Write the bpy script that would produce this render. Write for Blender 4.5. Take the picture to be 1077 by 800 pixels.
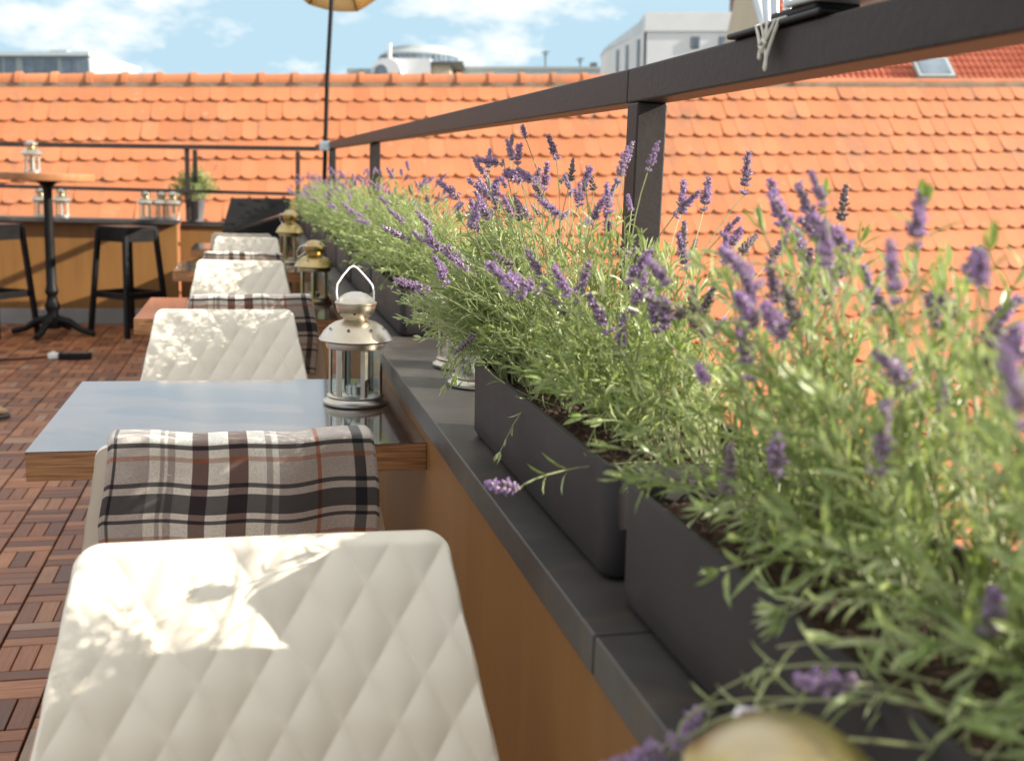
import bpy, bmesh, math, random
import numpy as np
from mathutils import Vector, Matrix, Quaternion
R = math.radians
random.seed(7)
for o in list(bpy.data.objects): bpy.data.objects.remove(o)
scn = bpy.context.scene
col = scn.collection

# ---------------------------------------------------------------- camera
CF = Vector((0.23151, 0.95681, -0.17585)); CR = Vector((0.97278, -0.2296, 0.0314)); CU = Vector((0.01033, 0.17833, 0.98392))
CAMZ = 1.18710; FPX = 1149.9
camd = bpy.data.cameras.new('camera'); cam = bpy.data.objects.new('camera', camd); col.objects.link(cam)
cam.matrix_world = Matrix(((CR.x, CU.x, -CF.x, 0), (CR.y, CU.y, -CF.y, 0), (CR.z, CU.z, -CF.z, CAMZ), (0, 0, 0, 1)))
camd.sensor_width = 36; camd.lens = FPX / 1077 * 36; camd.clip_start = .02; camd.clip_end = 3000
camd.dof.use_dof = True; camd.dof.focus_distance = 1.62; camd.dof.aperture_fstop = 6.6
scn.camera = cam
# ---------------------------------------------------------------- sky and sun
SUN = Vector((1.0, -.33, .46)).normalized()
el = math.asin(SUN.z)
w = bpy.data.worlds.new('World'); scn.world = w; w.use_nodes = True
nt = w.node_tree; nt.nodes.clear(); N = nt.nodes.new; L = nt.links.new
out = N('ShaderNodeOutputWorld'); bg = N('ShaderNodeBackground'); sky = N('ShaderNodeTexSky')
sky.sky_type = 'NISHITA'; sky.sun_disc = False; sky.sun_elevation = el
sky.sun_rotation = math.atan2(SUN.x, SUN.y)
sky.air_density = 1.0; sky.dust_density = 1.6; sky.ozone_density = 1.0
tc = N('ShaderNodeTexCoord'); mp = N('ShaderNodeMapping'); mp.inputs['Scale'].default_value = (1, 1, 2.2); mp.inputs['Location'].default_value = (.37, .1, .2)
n1 = N('ShaderNodeTexNoise'); n1.inputs['Scale'].default_value = 6.5; n1.inputs['Detail'].default_value = 9; n1.inputs['Roughness'].default_value = .58
cr = N('ShaderNodeValToRGB'); cr.color_ramp.elements[0].position = .50; cr.color_ramp.elements[1].position = .64
mx = N('ShaderNodeMix'); mx.data_type = 'RGBA'; mx.inputs['B'].default_value = (7.2, 7.0, 6.7, 1)
L(tc.outputs['Generated'], mp.inputs['Vector']); L(mp.outputs[0], n1.inputs['Vector']); L(n1.outputs['Fac'], cr.inputs[0])
sx = N('ShaderNodeSeparateXYZ'); L(tc.outputs['Generated'], sx.inputs[0]); hz = N('ShaderNodeValToRGB'); L(sx.outputs[2], hz.inputs[0])
hz.color_ramp.elements[0].position = .15; hz.color_ramp.elements[0].color = (1, 1, 1, 1); hz.color_ramp.elements[1].position = .35; hz.color_ramp.elements[1].color = (0, 0, 0, 1)
m0 = N('ShaderNodeMix'); m0.data_type = 'RGBA'; m0.inputs['B'].default_value = (3.1, 4.4, 5.2, 1); L(hz.outputs[0], m0.inputs['Factor']); mu = N('ShaderNodeMix'); mu.data_type = 'RGBA'; mu.inputs['Factor'].default_value = .75; mu.inputs['B'].default_value = (8.3, 8.2, 8.0, 1); L(sky.outputs[0], mu.inputs['A']); L(mu.outputs['Result'], m0.inputs['A'])
cm = N('ShaderNodeMath'); cm.operation = 'MULTIPLY'; hz2 = N('ShaderNodeValToRGB'); hz2.color_ramp.elements[0].position = .3; hz2.color_ramp.elements[0].color = (1, 1, 1, 1); hz2.color_ramp.elements[1].position = .5; hz2.color_ramp.elements[1].color = (.35, .35, .35, 1); L(sx.outputs[2], hz2.inputs[0]); L(cr.outputs[0], cm.inputs[0]); L(hz2.outputs[0], cm.inputs[1]); L(cm.outputs[0], mx.inputs['Factor']); L(m0.outputs['Result'], mx.inputs['A']); L(mx.outputs['Result'], bg.inputs[0]); L(bg.outputs[0], out.inputs[0])
bg.inputs[1].default_value = .083
sd = bpy.data.lights.new('sun', 'SUN'); sd.energy = 5.0; sd.angle = R(.53); sd.color = (1, .93, .82)
so = bpy.data.objects.new('sun', sd); col.objects.link(so); so.rotation_euler = SUN.to_track_quat('Z', 'Y').to_euler()
scn.view_settings.view_transform = 'Standard'; scn.view_settings.look = 'None'; scn.view_settings.gamma = 1; scn.view_settings.exposure = 1.10
scn.render.engine = 'CYCLES'
scn.cycles.max_bounces = 8; scn.cycles.transparent_max_bounces = 12

# ---------------------------------------------------------------- helpers
def link(o, parent=None):
    col.objects.link(o)
    if parent: o.parent = parent
    return o
def tag(o, label=None, cat=None, group=None, kind=None):
    if label: o['label'] = label
    if cat: o['category'] = cat
    if group: o['group'] = group
    if kind: o['kind'] = kind
    return o
def empty(name, loc=(0, 0, 0), rz=0):
    o = bpy.data.objects.new(name, None); o.empty_display_size = .05
    o.location = loc; o.rotation_euler = (0, 0, rz); return link(o)
def copy_tree(o, parent=None):
    c = o.copy(); col.objects.link(c)
    if parent: c.parent = parent
    for ch in list(o.children): copy_tree(ch, c)
    return c
class MB:
    def __init__(s): s.v = []; s.f = []; s.m = []; s.uv = None
    def add(s, vs, fs, mi=0):
        b = len(s.v); s.v += [tuple(v) for v in vs]; s.f += [tuple(i + b for i in f) for f in fs]; s.m += [mi] * len(fs); return b
    def box(s, x0, x1, y0, y1, z0, z1, mi=0, M=None):
        vs = [Vector((x, y, z)) for z in (z0, z1) for y in (y0, y1) for x in (x0, x1)]
        if M is not None: vs = [M @ v for v in vs]
        s.add(vs, [(0, 2, 3, 1), (4, 5, 7, 6), (0, 1, 5, 4), (2, 6, 7, 3), (0, 4, 6, 2), (1, 3, 7, 5)], mi)
    def lathe(s, prof, n=24, mi=0, c=(0, 0, 0), cap=True, hexn=None):
        vs = []; fs = []
        for r, z in prof:
            for i in range(n):
                a = 2 * math.pi * i / n; vs.append((c[0] + r * math.cos(a), c[1] + r * math.sin(a), c[2] + z))
        for k in range(len(prof) - 1):
            for i in range(n):
                j = (i + 1) % n; fs.append((k * n + i, k * n + j, (k + 1) * n + j, (k + 1) * n + i))
        if cap: fs.append(tuple(range(n))[::-1]); fs.append(tuple(range((len(prof) - 1) * n, len(prof) * n)))
        s.add(vs, fs, mi)
    def tube(s, pts, rad, n=8, mi=0, cap=True):
        pts = [Vector(p) for p in pts]
        if not hasattr(rad, '__len__'): rad = [rad] * len(pts)
        t0 = (pts[1] - pts[0]).normalized(); a = t0.orthogonal().normalized(); vs = []; fs = []
        for i, p in enumerate(pts):
            t = (pts[min(i + 1, len(pts) - 1)] - pts[max(i - 1, 0)]).normalized()
            a = (a - t * a.dot(t)).normalized(); b = t.cross(a)
            for k in range(n):
                th = 2 * math.pi * k / n; vs.append(p + (a * math.cos(th) + b * math.sin(th)) * rad[i])
        for i in range(len(pts) - 1):
            for k in range(n):
                j = (k + 1) % n; fs.append((i * n + k, i * n + j, (i + 1) * n + j, (i + 1) * n + k))
        if cap: fs.append(tuple(range(n))[::-1]); fs.append(tuple(range((len(pts) - 1) * n, len(pts) * n)))
        s.add(vs, fs, mi)
    def build(s, name, mats, parent=None, smooth=None, bevel=0, seg=2):
        me = bpy.data.meshes.new(name); me.from_pydata(s.v, [], s.f)
        for m in (mats if isinstance(mats, (list, tuple)) else [mats]): me.materials.append(m)
        if any(s.m): me.polygons.foreach_set('material_index', s.m)
        if s.uv is not None:
            ul = me.uv_layers.new(name='UVMap'); vi = np.zeros(len(me.loops), dtype=np.int32); me.loops.foreach_get('vertex_index', vi)
            ul.data.foreach_set('uv', np.array(s.uv, dtype=np.float32)[vi].ravel())
        o = bpy.data.objects.new(name, me); link(o, parent)
        if smooth is not None:
            me.polygons.foreach_set('use_smooth', [True] * len(me.polygons))
            if smooth < 180:
                bm = bmesh.new(); bm.from_mesh(me); an = R(smooth)
                for e in bm.edges:
                    if len(e.link_faces) == 2 and e.calc_face_angle(0) > an: e.smooth = False
                bm.to_mesh(me); bm.free()
        if bevel:
            b = o.modifiers.new('bevel', 'BEVEL'); b.width = bevel; b.segments = seg; b.limit_method = 'ANGLE'; b.harden_normals = False
        me.update(); return o

# ---------------------------------------------------------------- materials
class Mat:
    def __init__(s, name, col_=(.5, .5, .5), rough=.6, metal=0, spec=.5):
        s.m = bpy.data.materials.new(name); s.m.use_nodes = True; s.nt = s.m.node_tree
        s.b = s.nt.nodes['Principled BSDF']; s.b.inputs['Base Color'].default_value = (*col_, 1)
        s.b.inputs['Roughness'].default_value = rough; s.b.inputs['Metallic'].default_value = metal; s.b.inputs['Specular IOR Level'].default_value = spec
    def n(s, t, **k):
        nd = s.nt.nodes.new('ShaderNode' + t)
        for a, b in k.items():
            if hasattr(nd, a): setattr(nd, a, b)
            else: nd.inputs[a.replace('_', ' ')].default_value = b
        return nd
    def l(s, a, b): s.nt.links.new(a, b)
    def coord(s, scale=(1, 1, 1), kind='Object'):
        t = s.n('TexCoord'); mp = s.n('Mapping'); mp.inputs['Scale'].default_value = scale; s.l(t.outputs[kind], mp.inputs['Vector']); return mp.outputs[0]
    def noise(s, sc=5, det=4, rough=.5, scale=(1, 1, 1), kind='Object'):
        nd = s.n('TexNoise'); nd.inputs['Scale'].default_value = sc; nd.inputs['Detail'].default_value = det; nd.inputs['Roughness'].default_value = rough
        s.l(s.coord(scale, kind), nd.inputs['Vector']); return nd.outputs['Fac']
    def ramp(s, fac, stops, interp='LINEAR'):
        r = s.n('ValToRGB'); e = r.color_ramp.elements; r.color_ramp.interpolation = interp
        while len(e) < len(stops): e.new(.5)
        for i, (p, c) in enumerate(stops): e[i].position = p; e[i].color = (*c, 1) if len(c) == 3 else c
        s.l(fac, r.inputs[0]); return r.outputs[0]
    def mix(s, f, a, b, mode='MIX'):
        m = s.n('Mix'); m.data_type = 'RGBA'; m.blend_type = mode
        for sock, v in (('Factor', f), ('A', a), ('B', b)):
            if hasattr(v, 'is_linked'): s.l(v, m.inputs[sock])
            else: m.inputs[sock].default_value = v if not isinstance(v, tuple) or len(v) == 4 else (*v, 1)
        return m.outputs['Result']
    def color(s, c): s.l(c, s.b.inputs['Base Color'])
    def roughness(s, fac, lo, hi):
        m = s.n('MapRange'); s.l(fac, m.inputs[0]); m.inputs[3].default_value = lo; m.inputs[4].default_value = hi; s.l(m.outputs[0], s.b.inputs['Roughness'])
    def bump(s, h, st=.3, dist=.002):
        b = s.n('Bump'); b.inputs['Strength'].default_value = st; b.inputs['Distance'].default_value = dist; s.l(h, b.inputs['Height']); s.l(b.outputs[0], s.b.inputs['Normal'])

def mottled(name, a, b, sc=6, rough=.6, r2=None, bump=0, bdist=.002, metal=0, scale=(1, 1, 1), det=5, bsc=None, spec=.5):
    m = Mat(name, a, rough, metal, spec); f = m.noise(sc, det, .6, scale); m.color(m.ramp(f, [(.3, a), (.7, b)]))
    if r2: m.roughness(f, rough, r2)
    if bump: m.bump(m.noise(bsc or sc * 6, 4, .6, scale), bump, bdist)
    return m.m
M = {}
m = Mat('ledge_stone', (.06, .055, .05), .35); f = m.noise(9, 6, .65); c = m.ramp(f, [(.3, (.036, .031, .028)), (.7, (.062, .056, .052))])
d_ = m.noise(3.2, 8, .75); c = m.mix(m.ramp(d_, [(.54, (0, 0, 0)), (.66, (.6, .6, .6))]), c, (.12, .105, .09, 1)); v = m.noise(2.1, 3, .5); v2 = m.ramp(v, [(.485, (0, 0, 0)), (.5, (.22, .22, .22)), (.515, (0, 0, 0))])
c = m.mix(v2, c, (.13, .085, .045, 1)); m.color(c); m.roughness(d_, .24, .6); m.bump(m.noise(170, 4, .6), .25, .0008); M['stone'] = m.m
M['wallwood'] = None
m = Mat('ochre_board', (.4, .18, .05), .6); f = m.noise(3, 6, .6, (5, 5, .6)); g = m.noise(1.1, 3, .5)
c = m.ramp(f, [(.25, (.17, .072, .014)), (.55, (.225, .10, .021)), (.8, (.27, .125, .029))]); m.color(m.mix(.35, c, m.ramp(g, [(.3, (.14, .06, .013)), (.7, (.29, .14, .036))]))); m.bump(f, .15, .002); M['wallwood'] = m.m
M['skirt'] = mottled('grey_skirting', (.22, .21, .2), (.3, .29, .28), 5, .7)
M['slab'] = mottled('joint_dark', (.012, .01, .01), (.02, .017, .015), 5, .9)
M['render'] = mottled('outer_render', (.35, .3, .24), (.42, .37, .3), 3, .9, bump=.3)
# deck slats: per-slat colour from attribute, grain along the slat
m = Mat('deck_wood', (.2, .08, .04), .5)
at = m.n('Attribute'); at.attribute_name = 'slat'; at.attribute_type = 'GEOMETRY'
uv = m.n('UVMap'); mp = m.n('Mapping'); mp.inputs['Scale'].default_value = (9, 160, 1); m.l(uv.outputs[0], mp.inputs['Vector'])
nn = m.n('TexNoise'); nn.inputs['Scale'].default_value = 1; nn.inputs['Detail'].default_value = 4; m.l(mp.outputs[0], nn.inputs['Vector'])
base = m.ramp(at.outputs['Fac'], [(0, (.12, .042, .019)), (.3, (.23, .078, .029)), (.7, (.33, .122, .042)), (.93, (.39, .175, .075)), (1, (.31, .22, .16))])
c = m.mix(.55, base, m.mix(1., base, m.ramp(nn.outputs['Fac'], [(.3, (.45, .42, .4)), (.65, (1.25, 1.2, 1.15))]), 'MULTIPLY'))
dirt = m.noise(2.2, 5, .6); c = m.mix(1., c, m.ramp(dirt, [(.3, (.72, .72, .74)), (.65, (1.08, 1.05, 1.02))]), 'MULTIPLY')
m.color(c); m.bump(nn.outputs['Fac'], .5, .001); m.roughness(dirt, .34, .55); M['deck'] = m.m
M['rail'] = mottled('rail_paint', (.026, .019, .017), (.040, .030, .026), 14, .42, .55, .6, .0009, scale=(1, 1, 1), bsc=90, spec=.3)
m = Mat('planter_plastic', (.03, .027, .027), .55, spec=.25); f = m.noise(7, 5, .6); c = m.ramp(f, [(.3, (.026, .022, .022)), (.7, (.036, .031, .030))]); d_ = m.noise(5, 9, .8, (1, 1, 2.5)); c = m.mix(m.ramp(d_, [(.56, (0, 0, 0)), (.70, (.5, .5, .5))]), c, (.085, .07, .055, 1)); m.color(c); m.roughness(d_, .42, .75); m.bump(m.noise(260, 4), .2, .0004); M['planter'] = m.m
M['soil'] = mottled('soil', (.02, .011, .007), (.075, .035, .02), 120, .95, None, 1., .006, bsc=150)
M['cream'] = mottled('cream_shell', (.79, .725, .59), (.82, .76, .635), 3, .30, .36, .05, .0003, bsc=300)
M['chrome'] = mottled('chair_leg_metal', (.5, .5, .5), (.6, .6, .6), 10, .25, .35, metal=1)
def lmetal(nm, lo, hi, g1, g2, th):
    m = Mat(nm, lo, .34, 1); f = m.noise(26, 5, .6); m.color(m.mix(m.ramp(m.noise(8, 3), [(th, (0, 0, 0)), (th + .15, (1, 1, 1))]), m.ramp(f, [(.3, g1), (.7, g2)]), m.ramp(f, [(.3, lo), (.7, hi)]))); m.roughness(f, .26, .42); m.bump(m.noise(140, 3), .12, .0006); return m.m
M['lmetal'] = lmetal('lantern_silver', (.50, .48, .44), (.64, .62, .59), (.50, .44, .33), (.60, .54, .42), .38)
M['lgold'] = lmetal('lantern_gold', (.42, .39, .32), (.56, .53, .46), (.36, .27, .11), (.50, .39, .18), .45)
m = Mat('white_wire', (.85, .84, .8), .35); m.color(m.ramp(m.noise(60, 3), [(.3, (.78, .77, .73)), (.7, (.88, .87, .84))])); M['wire'] = m.m
M['hole'] = Mat('cutout_dark', (.01, .01, .01), .8).m
m = Mat('lantern_glass', (.93, .97, .95), .04); m.b.inputs['Transmission Weight'].default_value = 1; m.b.inputs['IOR'].default_value = 1.25; M['glass'] = m.m
m = Mat('wax', (.85, .83, .76), .5); m.b.inputs['Subsurface Weight'].default_value = .2; M['wax'] = m.m
M['tin'] = Mat('tin_cup', (.8, .8, .8), .3, 1).m
M['black'] = mottled('black_plastic', (.006, .006, .006), (.011, .010, .010), 8, .28, .42, spec=.25)
M['iron'] = mottled('cast_iron', (.005, .005, .005), (.010, .009, .009), 20, .38, .55, .3, .001, bsc=90, spec=.22)
M['blackpanel'] = mottled('black_cover', (.008, .008, .008), (.014, .014, .014), 5, .6, .75, .2, .001, spec=.2)
# table top: dark glossy laminate / plywood edge
m = Mat('table_laminate', (.07, .045, .035), .13); f = m.noise(4, 6, .6, (1, 6, 1)); m.color(m.ramp(f, [(.3, (.055, .034, .028)), (.7, (.10, .062, .05))])); m.roughness(m.noise(7, 5, .6), .10, .2)
m.b.inputs['Coat Weight'].default_value = .8; m.b.inputs['Coat Roughness'].default_value = .06; M['laminate'] = m.m
m = Mat('plywood_edge', (.3, .14, .06), .6); f = m.noise(1, 5, .65, (10, 10, 420)); f2 = m.noise(1, 2, .5, (7, 7, 90))
c = m.ramp(f, [(.36, (.055, .02, .008)), (.46, (.26, .115, .042)), (.6, (.42, .21, .085)), (.75, (.50, .28, .13))]); m.color(m.mix(.35, c, m.ramp(f2, [(.35, (.12, .045, .02)), (.65, (.42, .2, .08))]))); m.bump(f, .4, .001); M['ply'] = m.m
M['barwood'] = mottled('bar_top_wood', (.30, .13, .05), (.42, .2, .085), 5, .35, .5, scale=(1, 5, 1))
# foliage
def foliage(name, a, b, cc, tr, sc=40):
    m = Mat(name, a, .38); f = m.noise(sc, 3, .6); g = m.noise(5, 3, .5)
    c = m.mix(m.ramp(g, [(.35, (0, 0, 0)), (.65, (1, 1, 1))]), m.ramp(f, [(.3, a), (.7, b)]), m.ramp(f, [(.3, b), (.7, cc)])); m.color(c)
    t = m.n('BsdfTranslucent'); m.l(m.mix(1., c, (*tr, 1), 'MULTIPLY'), t.inputs[0]); ms = m.n('MixShader'); ms.inputs[0].default_value = .3
    outn = [n for n in m.nt.nodes if n.type == 'OUTPUT_MATERIAL'][0]; m.l(m.b.outputs[0], ms.inputs[1]); m.l(t.outputs[0], ms.inputs[2]); m.l(ms.outputs[0], outn.inputs[0]); return m.m
M['leaf'] = foliage('lavender_leaf', (.10, .16, .035), (.33, .41, .15), (.70, .74, .50), (1.3, 1.35, .7))
M['stem'] = foliage('lavender_stem', (.26, .31, .12), (.40, .42, .22), (.50, .50, .32), (1, 1.05, .7))
M['calyx'] = foliage('lavender_calyx', (.22, .15, .25), (.40, .29, .40), (.46, .42, .40), (1.15, 1, 1.15), 150)
M['drycalyx'] = foliage('faded_calyx', (.16, .12, .14), (.28, .22, .24), (.36, .32, .26), (1.1, 1, 1), 150)
M['floret'] = foliage('lavender_floret', (.36, .20, .46), (.48, .32, .58), (.60, .49, .68), (1.1, 1, 1.1), 150)
M['umb'] = foliage('parasol_cloth', (.66, .48, .2), (.74, .56, .26), (.80, .64, .34), (1.3, 1.2, .9), 6)
# roof tiles
def tilemat(name, cols, at_name='tile'):
    m = Mat(name, cols[1], .8); at = m.n('Attribute'); at.attribute_name = at_name; at.attribute_type = 'GEOMETRY'
    c = m.ramp(at.outputs['Fac'], [(0, cols[0]), (.5, cols[1]), (.93, cols[2]), (1, cols[3])]); g = m.noise(.9, 6, .65)
    c = m.mix(1., c, m.ramp(g, [(.3, (.84, .84, .84)), (.6, (1.04, 1.04, 1.04))]), 'MULTIPLY')
    st = m.noise(1.6, 7, .75, (2.0, .8, .3)); c = m.mix(m.ramp(st, [(.50, (0, 0, 0)), (.66, (.55, .55, .55))]), c, (.20, .13, .085, 1)); lc = m.noise(9, 4, .7); c = m.mix(m.ramp(lc, [(.64, (0, 0, 0)), (.70, (.45, .45, .45))]), c, (.42, .36, .24, 1))
    m.color(c); m.bump(m.noise(18, 4), .2, .004); return m.m
M['tile'] = tilemat('clay_tile', ((.44, .142, .055), (.485, .17, .069), (.53, .205, .090), (.38, .165, .09)))
M['mortar'] = mottled('mortar', (.18, .14, .10), (.30, .24, .17), 6, .9)
M['redtile'] = mottled('red_pantile', (.42, .10, .05), (.56, .17, .09), 3, .8)
def wallmat(n, c, v=.9, r=.85): return mottled(n, tuple(x * v for x in c), c, .6, r)
M['bwhite'] = wallmat('white_render', (.72, .72, .72)); M['bgrey'] = wallmat('grey_cladding', (.36, .40, .40)); M['bdark'] = wallmat('dark_trim', (.12, .13, .14))
M['bglass'] = mottled('window_glass', (.10, .13, .17), (.2, .25, .3), 1.5, .15, .3)
M['bbeige'] = wallmat('beige_wall', (.6, .5, .36)); M['bbrick'] = wallmat('brick_chimney', (.2, .1, .08)); M['bpale'] = wallmat('pale_metal', (.6, .66, .68), .85, .5)
M['ground'] = mottled('city_ground', (.10, .10, .09), (.2, .19, .17), .05, .95)
M['string'] = mottled('pale_cord', (.55, .52, .44), (.7, .67, .6), 60, .8)
M['galv'] = mottled('aluminium_rim', (.6, .62, .64), (.72, .74, .76), 20, .3, .45, metal=1)
M['shoe'] = mottled('tan_suede', (.42, .27, .14), (.5, .34, .19), 12, .85)
M['pot'] = mottled('grey_pot', (.10, .095, .10), (.15, .145, .15), 6, .6)

# plaid cloth
def plaid():
    m = Mat('plaid_wool', (.5, .45, .42), .95, spec=.15)
    uv = m.n('UVMap'); sp = m.n('SeparateXYZ'); m.l(uv.outputs[0], sp.inputs[0])
    ta, cm, bk, br, ru = (.50, .43, .38), (.93, .88, .76), (.016, .015, .022), (.15, .075, .06), (.42, .14, .06)
    W = [(0, ta), (.02, bk), (.032, ta), (.15, cm), (.19, ta), (.205, cm), (.215, ta), (.245, cm), (.305, br), (.365, cm), (.44, br), (.51, cm), (.575, ta), (.60, cm), (.625, ta), (.762, ru), (.778, ta), (.91, bk), (.95, ta)]
    c1 = m.ramp(sp.outputs[0], W, 'CONSTANT')
    # weft bands repeat along v
    V = [(0, cm), (.07, bk), (.095, cm), (.15, ru), (.18, ta), (.33, bk), (.36, cm), (.41, bk), (.54, cm), (.585, bk), (.61, cm), (.71, ru), (.74, cm), (.79, bk), (.82, ta), (.93, cm)]
    fr = m.n('Math', operation='FRACT'); m.l(sp.outputs[1], fr.inputs[0])
    c2 = m.ramp(fr.outputs[0], V, 'CONSTANT')
    # strength of the weft: 1 on coloured bands
    A = [(p, (.88,) * 3 if c is bk else (.55,) * 3 if c is ru else (.10,) * 3) for p, c in V]
    a2 = m.ramp(fr.outputs[0], A, 'CONSTANT')
    wv = m.n('TexWave'); wv.wave_type = 'BANDS'; wv.bands_direction = 'DIAGONAL'; wv.inputs['Scale'].default_value = 1.; wv.inputs['Distortion'].default_value = .6
    mp = m.n('Mapping'); mp.inputs['Scale'].default_value = (95, 52, 1); m.l(uv.outputs[0], mp.inputs['Vector']); m.l(mp.outputs[0], wv.inputs['Vector'])
    tw = m.n('Math', operation='MULTIPLY_ADD'); m.l(wv.outputs['Fac'], tw.inputs[0]); tw.inputs[1].default_value = .5; tw.inputs[2].default_value = -.25
    ad = m.n('Math', operation='ADD'); ad.use_clamp = True; m.l(a2, ad.inputs[0]); m.l(tw.outputs[0], ad.inputs[1])
    c = m.mix(ad.outputs[0], c1, c2)
    fz = m.noise(420, 3, .7); c = m.mix(1., c, m.ramp(fz, [(.3, (.78, .78, .78)), (.7, (1.22, 1.22, 1.22))]), 'MULTIPLY')
    m.color(c); m.bump(wv.outputs['Fac'], .35, .001); m.b.inputs['Sheen Weight'].default_value = .25; return m.m
M['plaid'] = plaid()

# ================================================================ SETTING
g = MB(); g.box(-600, 600, -200, 900, -15, -14); tag(g.build('ground', M['ground']), 'distant city ground far below the terrace', kind='structure')
# deck: basketweave of slats, one sheet
XW = .29       # face of the parapet wall
LZ = .83       # top of the ledge
sl = MB(); sl.uv = []; attr = []
cell = .15; x_end = XW - .003
i = 0; rnd = random.Random(3)
OX = .0745 - .15 * 40; OY = 1.7992 - .15 * 0      # seams as in the photo
OX = -.3435; 
def slat(x0, x1, y0, y1, along_x):
    t = rnd.random() ** 1.1; z = rnd.uniform(-.0012, .0008); b = len(sl.v); r = .0016
    sl.add([(x0, y0, z - .012), (x1, y0, z - .012), (x1, y1, z - .012), (x0, y1, z - .012), (x0, y0, z - r), (x1, y0, z - r), (x1, y1, z - r), (x0, y1, z - r), (x0 + r, y0 + r, z), (x1 - r, y0 + r, z), (x1 - r, y1 - r, z), (x0 + r, y1 - r, z)],
           [(0, 1, 5, 4), (1, 2, 6, 5), (2, 3, 7, 6), (3, 0, 4, 7), (4, 5, 9, 8), (5, 6, 10, 9), (6, 7, 11, 10), (7, 4, 8, 11), (8, 9, 10, 11)])
    ox, oy = rnd.random() * 50, rnd.random() * 50
    for v in sl.v[b:]:
        a, c = (v[0], v[1]) if along_x else (v[1], v[0]); sl.uv.append((a + ox, c + oy))
    attr.extend([t] * 12)
SX = -.6247   # seam line A
SY = 3.8675
for ix in range(-30, 7):
    xa = SX + ix * cell; xb = xa + cell
    if xa > x_end: break
    for iy in range(-34, 40):
        ya = SY + iy * cell; yb = ya + cell
        if yb < -.9 or ya > 9.15: continue
        gp = .0028; tg = .002 if (ix % 2) else .0
        vert = (ix + iy) % 2 == 0
        for k in range(3):
            if vert: x0, x1, y0, y1 = xa + gp + k * (cell - gp) / 3, xa + (k + 1) * (cell - gp) / 3, ya + gp * .7, yb - gp * .7
            else: x0, x1, y0, y1 = xa + gp, xb - gp, ya + gp + k * (cell - gp) / 3, ya + (k + 1) * (cell - gp) / 3
            x1 = min(x1, x_end); y1 = min(y1, 9.145)
            if x1 - x0 < .006 or y1 - y0 < .006: continue
            slat(x0, x1, y0, y1, not vert)
fl = sl.build('floor', M['deck']); tag(fl, 'reddish brown basketweave wooden deck tiles of the terrace', kind='structure')
ca = fl.data.attributes.new('slat', 'FLOAT', 'POINT'); ca.data.foreach_set('value', attr)
g = MB(); g.box(-5.2, XW - .001, -1., 9.148, -.25, -.0125); tag(g.build('floor_base', M['slab']), 'dark base under the deck tiles', kind='structure')

# right parapet wall and its stone ledge
t = tag(empty('parapet_wall', (XW, 0, 0)), 'long low ochre parapet wall with dark stone ledge running beside the tables', 'parapet wall')
def at(o, fn, **k): return o
g = MB(); g.box(0, .33, -1., 9.4, -14, LZ - .037); g.build('wall_board', M['wallwood'], t)
for a, b in ((-1., .795), (.7985, 3.1), (3.1035, 5.4), (5.4035, 7.7), (7.7035, 9.42)):
    g = MB(); g.box(-.022, .36, a, b, LZ - .036, LZ); g.build('ledge_slab', M['stone'], t, bevel=.002)
t2 = tag(empty('parapet_wall', (-2.5, 9.15, 0)), 'ochre parapet wall across the far end behind the bar stools', 'parapet wall')
g = MB(); g.box(-2.7, 1.93, 0, .16, -14, LZ - .035); g.build('wall_board', M['wallwood'], t2)
g = MB(); g.box(-2.7, 1.945, -.09, .19, LZ - .034, LZ - .002); g.build('ledge_slab', M['stone'], t2, bevel=.002)
g = MB(); g.box(-2.7, 1.93, -.02, -.001, 0, .12); g.build('skirting', M['skirt'], t2, bevel=.002)
t3 = tag(empty('parapet_wall', (-.5, 9.4, 0)), 'short set-back ochre parapet wall in the far corner beside the long wall', 'parapet wall')
g = MB(); g.box(-.06, .785, 0, .16, -14, LZ - .055); g.build('wall_board', M['wallwood'], t3)
g = MB(); g.box(-.051, .75, -.03, .17, LZ - .054, LZ - .022); g.build('ledge_slab', M['stone'], t3, bevel=.002)

# ---------------------------------------------------------------- railings
def bar(mb, p, q, wd, ht, z_up=True):
    p = Vector(p); q = Vector(q); d = (q - p).normalized(); s_ = d.cross(Vector((0, 0, 1))).normalized() if abs(d.z) < .9 else Vector((1, 0, 0)); u = s_.cross(d)
    vs = []
    for c in (p, q):
        for a, b in ((-1, -1), (1, -1), (1, 1), (-1, 1)): vs.append(c + s_ * a * wd / 2 + u * b * ht / 2)
    mb.add(vs, [(0, 3, 2, 1), (4, 5, 6, 7), (0, 1, 5, 4), (1, 2, 6, 5), (2, 3, 7, 6), (3, 0, 4, 7)])
rt = tag(empty('terrace_railing', (.53, 1.45, LZ)), 'dark brown square tube railing along the ledge behind the lavender boxes', 'railing')
def zr(y): return 1.303 + .0135 * (y - 1.45) if y > 1.45 else 1.303 + .004 * (y - 1.45)
def wl(rt_, x, y, z): return (x - rt_.location.x, y - rt_.location.y, z - rt_.location.z)
g = MB(); bar(g, wl(rt, .531, -1.0, zr(-1) + .023), wl(rt, .531, 1.478, zr(1.45) + .023), .045, .046); g.build('top_rail', M['rail'], rt, bevel=.0025)
g = MB(); bar(g, wl(rt, .531, 1.4795, zr(1.45) + .023), wl(rt, .531, 9.0, zr(9) + .023), .045, .046); g.build('top_rail', M['rail'], rt, bevel=.0025)
for y in (1.455, 4.85, 7.4):
    g = MB(); g.box(-.0215, .0215, y - .021 - 1.45, y + .021 - 1.45, 0, zr(y) - LZ - .0008); o = g.build('post', M['rail'], rt, bevel=.0025)
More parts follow.
